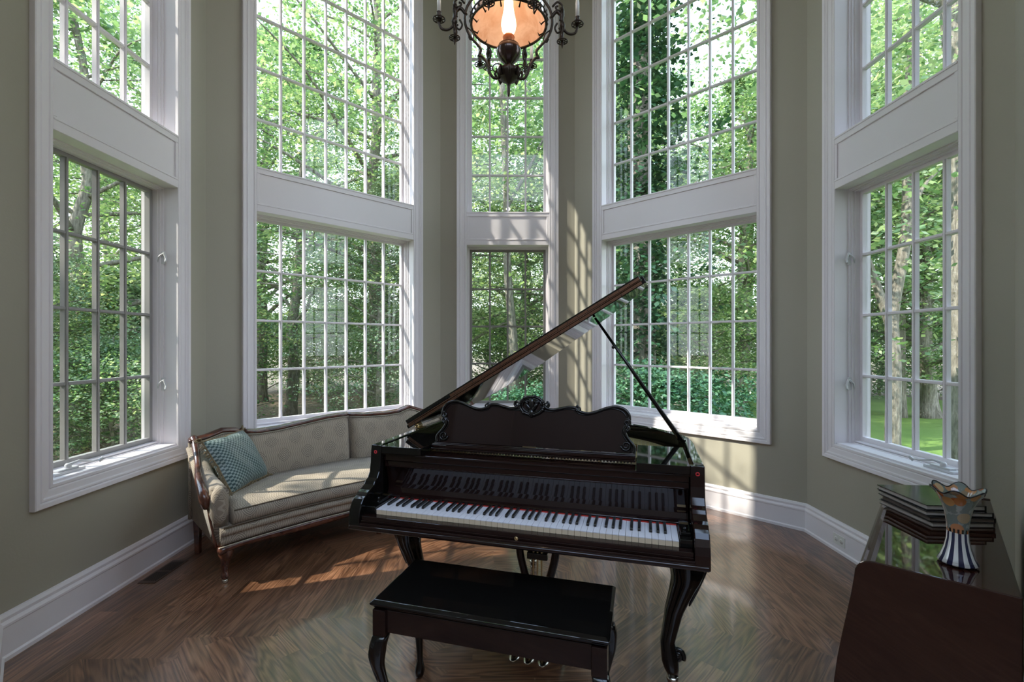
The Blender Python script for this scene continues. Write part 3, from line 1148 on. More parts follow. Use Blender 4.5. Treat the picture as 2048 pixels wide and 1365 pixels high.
for sx in (-1, 1):
    for sy in (-1, 1):
        mb = MB()
        mb.box(sx * .403 - .026, sx * .403 + .026, sy * .148 - .026, sy * .148 + .026, .365, .464)
        pst = mb.build('leg', M['blackred'], bench, bevel=.003)
        cabriole('cabriole', (sx * .404, sy * .149, .366), outdir(sx, sy), .362, .028, .0125, .022, .022, M['black'], pst, flutes=0, knee=.016, scroll=True)

# ---------------------------------------------------------------- sofa
T_ = Vector((.793, .609, 0)); N_ = Vector((-.609, .793, 0))
BC = Vector((-1.49, 4.26, 0)); FC = Vector((-.98, 3.57, 0))
def bez(pa, pc, pb_, t):
    """quadratic curve through pa, pc (mid) and pb"""
    c = 2 * pc - .5 * (pa + pb_)
    return pa * (1 - t) ** 2 + c * 2 * t * (1 - t) + pb_ * t * t
def Bk(t):
    return bez(BC - T_ * 1.20 - N_ * .325, BC, BC + T_ * 1.20 - N_ * .325, t)
def Fr(t):
    return bez(FC - T_ * 1.09 - N_ * .165, FC, FC + T_ * 1.09 - N_ * .165, t)
def SP(t, e, z):
    b = Bk(t); f_ = Fr(t)
    d_ = (f_ - b).normalized()
    p = b + d_ * e
    return (p.x, p.y, z)
def dep(t):
    return (Fr(t) - Bk(t)).length
sofa = thing('sofa', 'curved antique sofa with carved mahogany frame and tan damask upholstery', 'sofa')
def loft_t(name, ts, secf, material, parent, uvs=True, sub=0):
    mb = MB()
    rings = [[SP(t, e, z) for e, z in secf(t)] for t in ts]
    mb.rings(rings, uvs=uvs)
    return mb.build(name, material, parent, sub=sub)
lin_ = lambda a, b, n: [a + (b - a) * i / n for i in range(n + 1)]
def arc(cx, cz, r, a0, a1, n=5, rz=None):
    rz = rz or r
    return [(cx + r * math.cos(R(a0 + (a1 - a0) * i / n)), cz + rz * math.sin(R(a0 + (a1 - a0) * i / n))) for i in range(n + 1)]
# upholstered base
def base_sec(t):
    D = dep(t)
    return [(.05, .24), (D - .02, .24), (D - .005, .255), (D - .0, .275), (D - .012, .298), (D + .002, .305), (D + .004, .325), (D - .014, .345), (.05, .345)]
loft_t('base', lin_(.015, .985, 34), base_sec, M['damask'], sofa)
# serpentine wooden front rail
def rail_sec(t):
    D = dep(t)
    dip = .010 * math.cos(2 * PI * t * 2) + (.02 if abs(t - .5) < .06 else 0)
    ends = .02 * max(0, 1 - min(t, 1 - t) / .06)
    z = .205 + dip - ends
    return [(D - .05, z), (D + .004, z), (D + .008, z + .015), (D + .004, .238), (D - .05, .239)]
loft_t('front_rail', lin_(.01, .99, 60), rail_sec, M['mahogany'], sofa, uvs=False)
mb = MB(); mb.tube([SP(t, dep(t) + .003, .2405) for t in lin_(.01, .99, 40)], .0045, 6); mb.build('gimp_braid', M['gimp'], sofa)
# seat cushion
def cush_sec(t):
    D = dep(t)
    e_ = min(1, min(t - .03, .97 - t) / .05 + .35)
    fr = [(D - .03, .348), (D - .004, .356), (D + .008, .385), (D + .006, .418), (D - .012, .436)]
    tp = [(D - .08, .449 + .012 * e_), (D - .22, .458 + .018 * e_), (D - .38, .452 + .014 * e_), (.12, .445)]
    return [(.12, .348)] + fr + tp
loft_t('seat_cushion', lin_(.045, .955, 40), cush_sec, M['damask'], sofa)
mb = MB()
mb.tube([SP(t, dep(t) - .009, .438) for t in lin_(.048, .952, 40)], .0048, 6)
mb.tube([SP(t, dep(t) + .002, .352) for t in lin_(.02, .98, 40)], .0048, 6)
mb.build('piping', M['piping'], sofa)
# backrest panels and crest rail
TXS = [0, .05, .10, .148, .152, .20, .28, .36, .44, .50, .53, .58, .64, .70, .76, .85, .848, .852, .90, .95, 1.0]
def ztop(t):
    xs = [0, .04, .085, .125, .15, .155, .19, .25, .33, .42, .498, .502, .56, .64, .69, .73, .80, .85, .855, .9, .95, 1.0]
    ys = [.790, .800, .828, .815, .790, .792, .780, .782, .800, .826, .834, .828, .815, .812, .825, .862, .80, .790, .79, .825, .80, .79]
    return interp(xs, ys, t) + .005
for (a_, b_) in ((.006, .148), (.152, .497), (.503, .848), (.852, .994)):
    def back_sec(t, a_=a_, b_=b_):
        zt = ztop(t) - .026
        s_ = min(1.0, min(t - a_, b_ - t) / .018)
        s_ = math.sqrt(max(0, s_))
        q = .055 + .050 * s_
        return [(.035, .36), (q + .035, .37), (q + .055, .45), (q + .050, .55), (q + .030, .66), (q + .004, zt - .05), (q - .03, zt - .012), (.03, zt), (.012, zt - .01), (.02, .55)]
    loft_t('back_panel', lin_(a_, b_, 22), back_sec, M['damask'], sofa)
for (a_, b_) in ((0.0, .149), (.151, .4985), (.5015, .849), (.851, 1.0)):
    def cr_sec(t, a_=a_, b_=b_):
        zt = ztop(t)
        s_ = min(1, (min(t - a_, b_ - t) / .02)) * .5 + .5
        w = .030 * s_
        return [(.040 + w, zt - .026), (.046 + w, zt - .016), (.040 + w, zt - .006), (.030 + w * .4, zt - .004), (.028 + w * .2, zt + .002), (.015, zt + .004), (.0, zt - .004), (-.004, zt - .018), (.004, zt - .027)]
    loft_t('crest_rail', lin_(a_, b_, 40), cr_sec, M['mahogany'], sofa, uvs=False)
mb = MB()
for (a_, b_) in ((.006, .148), (.152, .497), (.503, .848), (.852, .994)):
    mb.tube([SP(t, .078, ztop(t) - .029) for t in lin_(a_, b_, 24)], .004, 5)
mb.build('back_braid', M['gimp'], sofa)
# outside back cloth
def ob_sec(t):
    return [(.004, .24), (.034, .24), (.034, ztop(t) - .03), (.004, ztop(t) - .03)]
loft_t('back_cloth', lin_(.0, 1, 40), ob_sec, M['damask'], sofa)
# arms
def arm_build(t0, side):
    D = dep(t0)
    b = Bk(t0); f_ = Fr(t0)
    d_ = (f_ - b).normalized()
    w = Vector((d_.y, -d_.x, 0)) * side          # outward
    if w.dot(T_) * (-1 if t0 < .5 else 1) < 0:
        w = -w
    def AP(e, o, z):
        p = b + d_ * e + w * o
        return (p.x, p.y, z)
    # outer and inner upholstered side
    hs = lambda e: interp([0, .10, .20, .30, .42, .55, D], [.76, .72, .66, .615, .60, .595, .58], e)
    rings = []
    for j in range(15):
        e = .03 + (D - .09) * j / 14
        h = hs(e)
        rr = interp([0, .25, .5, D], [.025, .045, .058, .060], e)
        out_ = [AP(e, -.060, .36), AP(e, -.060, h - rr * 1.5), AP(e, -.062, h - rr * .5), AP(e, -.045, h - .004), AP(e, -.01, h + .008), AP(e, .03, h - .004), AP(e, .046, h - rr * .6), AP(e, .040, h - rr * 1.6), AP(e, .022, h - rr * 2.2), AP(e, .012, .24), AP(e, -.05, .24)]
        rings.append(out_)
    mb = MB(); mb.rings(rings, uvs=True)
    arm = mb.build('arm', M['damask'], sofa)
    # carved wooden hand rest and scroll
    pts = [AP(.02, .0, .795), AP(.07, .0, .760), AP(.14, .005, .705), AP(.21, .012, .655), AP(.29, .028, .628), AP(.37, .042, .618), AP(.45, .055, .608), AP(.53, .062, .590), AP(D - .10, .066, .560), AP(D - .075, .062, .525), AP(D - .085, .05, .492), AP(D - .10, .04, .475)]
    sp = smoothpath(pts, 5)
    rad = [interp([0, 12, 22, 34, 44, 52, len(sp)], [.026, .019, .018, .024, .030, .030, .014], q) for q in range(len(sp))]
    mb = MB()
    mb.tube(sp, rad, 10)
    c = Vector(AP(D - .098, .055, .515))
    spr = [c + d_ * (.032 * (1 - q / 22)) * math.cos(q * .45) + Vector((0, 0, .036 * (1 - q / 22) * math.sin(q * .45))) + w * (.018) for q in range(22)]
    mb.tube(spr, .007, 6)
    mb.tube([AP(D - .095, .040, .49), AP(D - .075, .035, .40), AP(D - .055, .020, .30), AP(D - .04, .012, .235)], [.012, .008, .007, .010], 6)
    mb.build('carved_handrest', M['mahogany'], arm)
    # puffed front of the arm
    mb = MB()
    rr = []
    for q, (ex, sc_) in enumerate(((-.012, .99), (.02, .97), (.038, .85), (.046, .5))):
        e = D - .06 + ex
        ring = []
        for a in range(16):
            an = 2 * PI * a / 16
            ring.append(AP(e, -.006 + .052 * sc_ * math.cos(an), .478 + .12 * sc_ * math.sin(an)))
        rr.append(ring)
    mb.rings(rr, uvs=True)
    mb.build('arm_front', M['damask'], arm)
arm_build(.012, 1)
arm_build(.988, 1)
# legs
for (t, e, ot) in ((.03, -.045, -1), (.97, -.045, 1)):
    D = dep(t)
    p = SP(t, D + e, .222)
    d_ = (Fr(t) - Bk(t)).normalized()
    lg = cabriole('leg', p, (d_.x, d_.y), .198, .036, .017, .022, .012, M['mahogany'], sofa, knee=.012)
    fx, fy = p[0] - d_.x * .0066, p[1] - d_.y * .0066
    mb = MB(); mb.lathe([(.013, 0.0), (.016, .006), (.016, .018), (.012, .025)], 12, (fx, fy, 0))
    mb.build('glide', M['steel'], lg)
for (t, e) in ((.02, .05), (.98, .05), (.33, .05), (.67, .05)):
    p = SP(t, e, 0); q = SP(t, e + .02, 0)
    mb = MB()
    w_ = .020
    mb.rings([[(q[0] + x * w_ * .75, q[1] + y * w_ * .75, 0) for x, y in ((-1, -1), (1, -1), (1, 1), (-1, 1))], [(p[0] + x * w_, p[1] + y * w_, .245) for x, y in ((-1, -1), (1, -1), (1, 1), (-1, 1))]], smooth=False)
    mb.build('leg', M['mahogany'], sofa, bevel=.003)
for t in (.5,):
    p = SP(t, dep(t) - .06, 0)
    mb = MB(); mb.rings([[(p[0] + x * .018, p[1] + y * .018, 0) for x, y in ((-1, -1), (1, -1), (1, 1), (-1, 1))], [(p[0] + x * .026, p[1] + y * .026, .245) for x, y in ((-1, -1), (1, -1), (1, 1), (-1, 1))]], smooth=False)
    mb.build('leg', M['mahogany'], sofa, bevel=.003)

# ---------------------------------------------------------------- pillow
def pillow():
    S = .225
    c = Vector((-1.925, 3.315, .640))
    ex = Vector((-.02, .52, -.012)).normalized()
    ey = Vector((-.185, -.005, .325)).normalized()
    nrm = ex.cross(ey).normalized()
    T_l = T_
    mxp = Matrix(((ex.x * 1.1, ey.x * .86, nrm.x, c.x), (ex.y * 1.1, ey.y * .86, nrm.y, c.y), (ex.z * 1.1, ey.z * .86, nrm.z, c.z), (0, 0, 0, 1)))
    root = thing('throw_pillow', 'square teal silk pillow with tiny checks and tasselled corners on the sofa', 'pillow')
    n = 18
    def P(i, j, s):
        u = -1 + 2 * i / n; v_ = -1 + 2 * j / n
        pinch = 1 - .07 * (1 - (abs(u) * abs(v_)) ** .5) * max(abs(u), abs(v_)) ** 4
        h = .068 * max(0, (1 - u ** 4)) ** .6 * max(0, (1 - v_ ** 4)) ** .6
        h += .004 * math.sin(9 * u + 5 * v_) * (1 - u * u) * (1 - v_ * v_)
        return (u * S * pinch, v_ * S * pinch, s * h)
    mb = MB()
    for s_ in (1, -1):
        vv = [P(i, j, s_) for j in range(n + 1) for i in range(n + 1)]
        ff = []; uu = []
        for j in range(n):
            for i in range(n):
                q = [j * (n + 1) + i, j * (n + 1) + i + 1, (j + 1) * (n + 1) + i + 1, (j + 1) * (n + 1) + i]
                g = [(i / n, j / n), ((i + 1) / n, j / n), ((i + 1) / n, (j + 1) / n), (i / n, (j + 1) / n)]
                if s_ < 0:
                    q = q[::-1]; g = g[::-1]
                ff.append(tuple(q)); uu.append(g)
        mb.add(vv, ff, True, uu, mxp)
    mb.build('cushion', M['silk'], root)
    mb = MB()
    edge = [P(i, 0, 1) for i in range(n + 1)] + [P(n, j, 1) for j in range(1, n + 1)] + [P(i, n, 1) for i in range(n - 1, -1, -1)] + [P(0, j, 1) for j in range(n - 1, -1, -1)]
    mb.tube([mxp @ Vector((p[0], p[1], 0)) for p in edge], .0055, 6)
    rnd = random.Random(3)
    # fringe down the left and bottom edges
    for p in edge:
        out_ = Vector((p[0], p[1], 0)).normalized()
        if p[0] > -S * .8 and p[1] > -S * .8:
            continue
        for q in range(5):
            st = mxp @ Vector((p[0] + rnd.uniform(-.012, .012), p[1] + rnd.uniform(-.012, .012), 0))
            o2 = mxp.to_3x3() @ out_
            en = st + o2 * .022 + Vector((rnd.uniform(-.008, .008), rnd.uniform(-.008, .008), -.016 + rnd.uniform(-.008, .004)))
            mb.tube([st, st.lerp(en, .5) + o2 * .004, en], [.003, .0035, .0015], 4)
    mb.build('fringe', M['tassel'], root)
    for (x, y) in ((-1, -1), (1, -1), (1, 1), (-1, 1)):
        p = mxp @ Vector((x * S * .985, y * S * .985, 0))
        o2 = (mxp.to_3x3() @ Vector((x, y, 0))).normalized()
        mb = MB()
        mb.sphere(tuple(p + o2 * .008), .011, 10, 6)
        for q in range(16):
            a = 2 * PI * q / 16
            jit = Vector((rnd.uniform(-1, 1), rnd.uniform(-1, 1), rnd.uniform(-1, 1))) * .018
            en = p + o2 * .05 + Vector((0, 0, -.012)) + jit
            mb.tube([p + o2 * .010, p + o2 * .03 + jit * .7, en], [.004, .0045, .002], 4)
        mb.build('tassel', M['tassel'], root)
pillow()

# ---------------------------------------------------------------- console cabinet by the right wall
e1 = Vector((.693, .767, 0)).normalized()        # long direction
e0 = Vector((e1.y, -e1.x, 0))                    # towards the wall
CN = Vector((1.041, 1.43, 0))
cm = Matrix(((e0.x, e1.x, 0, CN.x), (e0.y, e1.y, 0, CN.y), (0, 0, 1, 0), (0, 0, 0, 1)))
cons = thing('console_cabinet', 'dark glossy mahogany console with bowed front against the right wall', 'cabinet')
cons.location = CN
cons.rotation_euler = (0, 0, math.atan2(e1.y, e1.x) - PI / 2)
CD, CLN, CH = .345, 1.04, .80
prof = [(CD, .08), (CD, CH)] + [(.045, CH)] + [(.045 - .045 * math.sin(R(a)) - 0.0, CH - .045 + .045 * math.cos(R(a))) for a in (15, 30, 45, 60, 75)] + [(-.001, CH - .06), (-.008, .69), (-.020, .62), (-.032, .55), (-.043, .48), (-.051, .41), (-.056, .34), (-.058, .28), (-.055, .20), (-.045, .12), (-.035, .08)]
mxc = Matrix(((1, 0, 0, 0), (0, 0, 1, 0), (0, 1, 0, 0), (0, 0, 0, 1)))
mb = MB(); mb.prism(prof, .012, CLN - .012, mxc)
mb.build('body', M['console'], cons, bevel=.003)
big = [(CD + .0, .076)] + [(CD + .0, CH + .004), (.045, CH + .004)] + [(.045 - .05 * math.sin(R(a)), CH - .046 + .05 * math.cos(R(a))) for a in (15, 30, 45, 60, 75)] + [(p[0] - .005, p[1]) for p in prof[8:-1]] + [(-.02, .076)]
for y0, y1 in ((0, .0118), (CLN - .0118, CLN)):
    mb = MB(); mb.prism(big, y0, y1, mxc)
    mb.build('end_panel', M['console'], cons, bevel=.003)
mb = MB()
for x in (.03, CD - .04):
    for y in (.05, CLN - .09):
        mb = MB(); mb.rings([[(x - .012, y - .012, 0), (x + .03, y - .012, 0), (x + .03, y + .03, 0), (x - .012, y + .03, 0)], [(x - .02, y - .02, .0785), (x + .04, y - .02, .0785), (x + .04, y + .04, .0785), (x - .02, y + .04, .0785)]], smooth=False)
        mb.build('leg', M['console'], cons, bevel=.003)

# books on the console
ztop_c = CH + .0005
bspecs = [(1.488, 1.672, .215, .255, -2.0, 'page', 'coverbrown', .017, 'brown-edged book at the bottom of the stack on the console'),
          (1.484, 1.680, .22, .25, -4.5, 'pagedark', 'cover', .017, 'black book with dark page edges, second from bottom of the console stack'),
          (1.480, 1.690, .225, .25, -5.0, 'page', 'cover', .016, 'black book with pale cream pages, second from top of the console stack'),
          (1.492, 1.700, .205, .25, -3.0, 'page', 'cover', .018, 'glossy black hardback on top of the book stack on the console')]
zb = ztop_c
for (x, y, w, d_, rz, pg, cv, th, lb) in bspecs:
    bk = thing('book', lb, 'book', (x, y, zb), R(rz), 'books stacked on the console')
    mb = MB()
    mb.box(0, w, 0, d_, 0, .0022)
    mb.box(0, w, 0, d_, th - .0022, th)
    mb.box(w - .002, w, 0, d_, .0022, th - .0022)
    mb.build('cover', M[cv], bk, bevel=.0006, seg=1)
    mb = MB(); mb.box(.005, w - .0025, .005, d_ - .005, .0023, th - .0023)
    mb.build('pages', M[pg], bk)
    zb += th + .0004

# vase
def vase():
    m = bpy.data.materials.new('mosaic_glass')
    m.use_nodes = True
    k = NT(m)
    b = m.node_tree.nodes['Principled BSDF']
    tc = k.n('ShaderNodeTexCoord')
    X, Y, Z = k.xyz(tc.outputs['Object'])
    ang = k.m('ARCTAN2', Y, X)
    stripe = k.m('GREATER_THAN', k.m('SINE', k.m('MULTIPLY', ang, 11.0)), .0)
    sc_ = k.mix(stripe, (.72, .70, .66, 1), (.02, .022, .06, 1))
    vor = k.n('ShaderNodeTexVoronoi'); vor.inputs['Scale'].default_value = 26
    m.node_tree.links.new(tc.outputs['Object'], vor.inputs['Vector'])
    rnd_ = k.xyz(vor.outputs['Color'])[0]
    spot = k.m('LESS_THAN', vor.outputs['Distance'], .42)
    dots = k.ramp(rnd_, [(0, (.55, .30, .12)), (.4, (.34, .07, .02)), (.7, (.62, .42, .22)), (1, (.10, .10, .09))])
    bgc = k.mix(k.m('GREATER_THAN', k.noise(tc.outputs['Object'], 30, 2), .55), (.34, .40, .37, 1), (.55, .60, .56, 1))
    up = k.mix(spot, bgc, dots)
    isb = k.m('LESS_THAN', Z, .092)
    col = k.mix(isb, up, sc_)
    band = k.m('MULTIPLY', k.m('LESS_THAN', Z, .104), k.m('GREATER_THAN', Z, .092))
    ck = k.m('GREATER_THAN', k.m('SINE', k.m('MULTIPLY', ang, 16.0)), 0.0)
    col = k.mix(k.m('MULTIPLY', band, ck), col, (.01, .01, .01, 1))
    k.put(b.inputs['Base Color'], col)
    b.inputs['Roughness'].default_value = .08
    b.inputs['Coat Weight'].default_value = .5
    trans = k.m('MULTIPLY', k.m('SUBTRACT', 1.0, isb), k.m('MULTIPLY', k.m('SUBTRACT', 1.0, spot), .55))
    k.put(b.inputs['Transmission Weight'], trans)
    root = thing('vase', 'ruffled art glass vase with striped base and amber dots on the console', 'vase', (1.318, 1.398, ztop_c + .0035))
    prof_ = [(0, .044), (.004, .047), (.02, .039), (.045, .031), (.07, .026), (.095, .0245), (.12, .0265), (.15, .031), (.175, .038), (.195, .047), (.208, .056), (.216, .062)]
    n = 64
    mb = MB()
    rings = []
    def ring(z, r, off):
        amp = max(0, (z - .12) / .096) ** 1.6
        rg_ = []
        for i in range(n):
            a = 2 * PI * i / n
            w = math.cos(6 * a + 1.9)
            rr = (r - off) * (1 + .085 * amp * w)
            rg_.append((rr * math.cos(a), rr * math.sin(a), z + .008 * amp * w))
        return rg_
    for z, r in prof_:
        rings.append(ring(z, r, 0))
    for z, r in prof_[::-1][:-1]:
        rings.append(ring(z + (.006 if z < .01 else 0), r, .0028))
    rings.append([(.001 * math.cos(2 * PI * i / n), .001 * math.sin(2 * PI * i / n), .008) for i in range(n)])
    mb.rings(rings)
    mb.build('glass_body', m, root)
    mb = MB()
    rg_ = ring(.216, .062, .0014)
    mb.tube(rg_ + [rg_[0]], .0020, 6, caps=False)
    mb.build('rim', M['cover'], root)
vase()

# cord hanging behind the console end
mb = MB()
mb.tube(smoothpath([(1.44, 1.24, .30), (1.43, 1.235, .22), (1.47, 1.27, .14), (1.42, 1.22, .06), (1.40, 1.16, .012), (1.52, 1.20, .010)], 8), .004, 6)
tag(mb.build('power_cord', M['cord']), 'thin black power cord dangling behind the near end of the console', 'cord')

# ---------------------------------------------------------------- chandelier
CX, CY = -.02, 2.9
ch = thing('chandelier', 'dark bronze oil-lamp chandelier with salmon shade and white candles', 'chandelier', (CX, CY, 0), R(3))
mb = MB()   # shade, an open dome
zr = 3.405
sp_ = [(.226, zr), (.222, zr + .02), (.205, zr + .07), (.17, zr + .13), (.12, zr + .18), (.075, zr + .205), (.07, zr + .24), (.066, zr + .24), (.071, zr + .20), (.116, zr + .175), (.165, zr + .126), (.20, zr + .068), (.217, zr + .02), (.221, zr)]
mb.lathe(sp_, 48, caps=False)
mb.build('lamp_shade', M['shade'], ch)
mb = MB()   # pierced gallery ring
mb.torus((0, 0, zr - .002), .230, .008, n=48)
mb.torus((0, 0, zr + .035), .232, .005, n=48)
for k in range(36):
    a = 2 * PI * k / 36
    c_, s_ = math.cos(a), math.sin(a)
    mb.tube([(.232 * c_, .232 * s_, zr), (.238 * c_, .238 * s_, zr + .018), (.233 * c_, .233 * s_, zr + .036), (.240 * c_, .240 * s_, zr + .052)], [.004, .007, .004, .002], 5)
for k in range(12):
    a = 2 * PI * (k + .5) / 12
    c_, s_ = math.cos(a), math.sin(a)
    mb.tube([(.226 * c_, .226 * s_, zr), (.20 * c_, .20 * s_, zr - .02), (.19 * c_, .19 * s_, zr - .004)], [.003, .006, .002], 5)
mb.build('shade_ring', M['bronze'], ch)
mb = MB()   # chimney
mb.lathe([(.026, 3.335), (.032, 3.355), (.042, 3.38), (.046, 3.405), (.044, 3.435), (.035, 3.475), (.028, 3.52), (.025, 3.60), (.025, 3.66)], 24)
mb.build('chimney', M['chimney'], ch)
mb = MB()
mb.lathe([(.030, 3.285), (.033, 3.292), (.030, 3.30), (.036, 3.308), (.034, 3.322), (.037, 3.332), (.032, 3.342), (.022, 3.345)], 24)
mb.tube([(-.025, 0, 3.29), (-.05, 0, 3.288)], .003, 6); mb.sphere((-.052, 0, 3.288), .008, 8, 6)
for k in range(6):
    a = k * PI / 3
    mb.tube([(.029 * math.cos(a), .029 * math.sin(a), 3.33), (.032 * math.cos(a), .032 * math.sin(a), 3.365)], .0018, 5)
mb.build('burner', M['burner'], ch)
mb = MB()
mb.lathe([(.010, 3.13), (.013, 3.15), (.022, 3.165), (.042, 3.182), (.062, 3.203), (.074, 3.228), (.077, 3.248), (.072, 3.266), (.062, 3.276), (.064, 3.28), (.030, 3.29), (.0, 3.29)], 32)
mb.build('oil_font', M['fontbronze'], ch)
mb = MB()   # base cup and finial
mb.lathe([(.001, 2.965), (.006, 2.975), (.010, 3.0), (.008, 3.03), (.013, 3.045), (.020, 3.055), (.032, 3.06), (.034, 3.066), (.048, 3.07), (.050, 3.078), (.064, 3.085), (.072, 3.105), (.073, 3.12), (.066, 3.13), (.03, 3.133), (.014, 3.14), (.001, 3.142)], 32)
for k in range(8):
    a = k * PI / 4
    c_, s_ = math.cos(a), math.sin(a)
    mb.tube([(.072 * c_, .072 * s_, 3.13), (.085 * c_, .085 * s_, 3.105), (.07 * c_, .07 * s_, 3.075), (.055 * c_, .055 * s_, 3.085)], [.006, .009, .008, .004], 6)
mb.build('base_cup', M['bronze'], ch)
# harp frame
for k in range(2):
    a = k * PI
    c_, s_ = math.cos(a), math.sin(a)
    prof_h = [(.055, 3.085), (.09, 3.08), (.115, 3.11), (.13, 3.16), (.155, 3.20), (.175, 3.215), (.185, 3.21), (.175, 3.23), (.172, 3.255), (.195, 3.285), (.235, 3.33), (.262, 3.39), (.268, 3.45), (.25, 3.52), (.19, 3.60), (.10, 3.72), (.03, 3.86)]
    mb = MB()
    mb.tube([(r * c_, r * s_, z) for r, z in [(p[0], p[1]) for p in [(q.x, q.y) for q in smoothpath([(p[0], p[1], 0) for p in prof_h], 4)]]], .0085, 8)
    mb.tube([(r * c_, r * s_, z) for r, z in [(q.x, q.y) for q in smoothpath([(.025, 3.135, 0), (.05, 3.165, 0), (.085, 3.165, 0), (.10, 3.14, 0), (.085, 3.12, 0), (.07, 3.13, 0), (.078, 3.142, 0)], 4)]], .004, 6)
    mb.tube([(r * c_, r * s_, z) for r, z in [(q.x, q.y) for q in smoothpath([(.262, 3.39, 0), (.225, 3.36, 0), (.215, 3.32, 0), (.235, 3.31, 0), (.245, 3.33, 0)], 4)]], .004, 6)
    mb.build('harp_scroll', M['bronze'], ch)
# candle arms
for a, RA, ks in ((0, .425, 1), (PI, .425, 1), (R(68), .49, 1), (R(112), .49, 1), (R(248), .49, 1), (R(292), .49, 1)):
    c_, s_ = math.cos(a), math.sin(a)
    P_ = lambda r, z: (r * c_, r * s_, z)
    arm = None
    mb = MB()
    main = smoothpath([P_(.26, 3.46), P_(.295, 3.50), P_(.325, 3.47), P_(.332, 3.42), P_(.345, 3.385), P_(.375, 3.365), P_(.41, 3.372), P_(RA, 3.405), P_(RA, 3.425)], 4)
    mb.tube(main, [.011] * 14 + [.008] * (len(main) - 14), 8)
    mb.tube(smoothpath([P_(.335, 3.52), P_(.325, 3.46), P_(.333, 3.40), P_(.326, 3.36), P_(.330, 3.32), P_(.331, 3.275)], 4), [.006, .010, .014, .017, .014, .012, .016, .019, .014, .011, .010, .012, .013, .014, .011, .009, .010, .009, .007, .004, .0015], 7)
    mb.tube(smoothpath([P_(.27, 3.53), P_(.30, 3.56), P_(.33, 3.54), P_(.325, 3.51), P_(.30, 3.51), P_(.29, 3.53), P_(.305, 3.535)], 4), .0065, 6)
    mb.tube(smoothpath([P_(.30, 3.43), P_(.285, 3.40), P_(.30, 3.37), P_(.32, 3.385), P_(.31, 3.40)], 4), .006, 6)
    for q in range(5):
        mb.sphere(P_(.325 + .006 * math.sin(q * 2.1), 3.52 - q * .035), .0095, 8, 6)
    arm = mb.build('candle_arm', M['bronze'], ch)
    for (rr, zz, sc2) in ((.331, 3.318, 1.22), (RA, 3.428, 1.38)):
        mb = MB()
        cc = P_(rr, zz)
        mb.torus(cc, .026 * sc2, .0038, n=20, m=6)
        mb.torus(cc, .013 * sc2, .0035, n=16, m=6)
        for q in range(8):
            an = q * PI / 4
            mb.tube([(cc[0] + .011 * sc2 * math.cos(an), cc[1] + .011 * sc2 * math.sin(an), zz), (cc[0] + .026 * sc2 * math.cos(an), cc[1] + .026 * sc2 * math.sin(an), zz + .002)], .0032, 5)
        if rr < .34:
            mb.build('rosette', M['bronze'], arm)
    mb.lathe([(.010, 3.41), (.016, 3.425), (.012, 3.436), (.0155, 3.45), (.012, 3.462), (.0165, 3.47), (.013, 3.474)], 14, (RA * c_, RA * s_, 0))
    mb.build('drip_pan', M['bronze'], arm)
    mb = MB()
    mb.lathe([(.0125, 3.4745), (.0115, 3.56), (.007, 3.60), (.002, 3.615)], 12, (RA * c_, RA * s_, 0))
    mb.build('candle', M['candle'], arm)
mb = MB()
mb.lathe([(.012, 3.84), (.03, 3.86), (.02, 3.90), (.012, 3.93)], 16)
mb.tube([(0, 0, 3.92), (0, 0, CEIL - .03)], .008, 8)
mb.lathe([(.06, CEIL - .05), (.08, CEIL - .002)], 24)
mb.build('suspension_rod', M['bronze'], ch)
pl = bpy.data.lights.new('oil_lamp_light', 'POINT')
pl.energy = 2.2; pl.color = (1, .72, .45); pl.shadow_soft_size = .035
plo = bpy.data.objects.new('oil_lamp_light', pl); COL.objects.link(plo); plo.location = (0, 0, 3.70); plo.parent = ch
bpy.data.objects['chimney'].visible_shadow = True
#OUTDOORS
# ---------------------------------------------------------------- outdoors
GZ = -.55
def leaf_mat(name, stops, trans=.5, rough=.45):
    m = bpy.data.materials.new(name)
    m.use_nodes = True
    k = NT(m)
    t = m.node_tree
    b = t.nodes['Principled BSDF']
    g = k.n('ShaderNodeNewGeometry')
    oi = k.n('ShaderNodeObjectInfo')
    tc = k.n('ShaderNodeTexCoord')
    n = k.noise(tc.outputs['Object'], .55, 2)
    f = k.m('ADD', k.m('MULTIPLY', g.outputs['Random Per Island'], .5), k.m('MULTIPLY', n, .5))
    f = k.m('ADD', f, k.m('MULTIPLY_ADD', oi.outputs['Random'], .24, -.12))
    col = k.ramp(f, stops)
    k.put(b.inputs['Base Color'], col)
    b.inputs['Roughness'].default_value = rough
    b.inputs['Specular IOR Level'].default_value = .35
    tr = k.n('ShaderNodeBsdfTranslucent')
    k.put(tr.inputs[0], k.mix(1.0, col, (1.2, 1.25, .7, 1), 'MULTIPLY'))
    mx = k.n('ShaderNodeMixShader')
    mx.inputs[0].default_value = trans
    o = t.nodes['Material Output']
    t.links.new(b.outputs[0], mx.inputs[1])
    t.links.new(tr.outputs[0], mx.inputs[2])
    t.links.new(mx.outputs[0], o.inputs[0])
    return m
LM = {
    'maple': leaf_mat('maple_leaves', [(.15, (.09, .17, .09)), (.5, (.27, .39, .20)), (.85, (.68, .70, .50))]),
    'oak': leaf_mat('oak_leaves', [(.15, (.07, .14, .085)), (.5, (.21, .33, .18)), (.85, (.60, .63, .45))]),
    'ivy': leaf_mat('ivy_leaves', [(.2, (.018, .055, .03)), (.5, (.04, .11, .055)), (.85, (.11, .20, .09))], .2, .35),
    'shrub': leaf_mat('rhododendron_leaves', [(.2, (.035, .10, .06)), (.5, (.075, .19, .10)), (.85, (.17, .31, .17))], .2, .3),
    'conifer': leaf_mat('hemlock_needles', [(.2, (.07, .12, .075)), (.5, (.15, .23, .13)), (.85, (.32, .38, .24))], .2, .5),
}
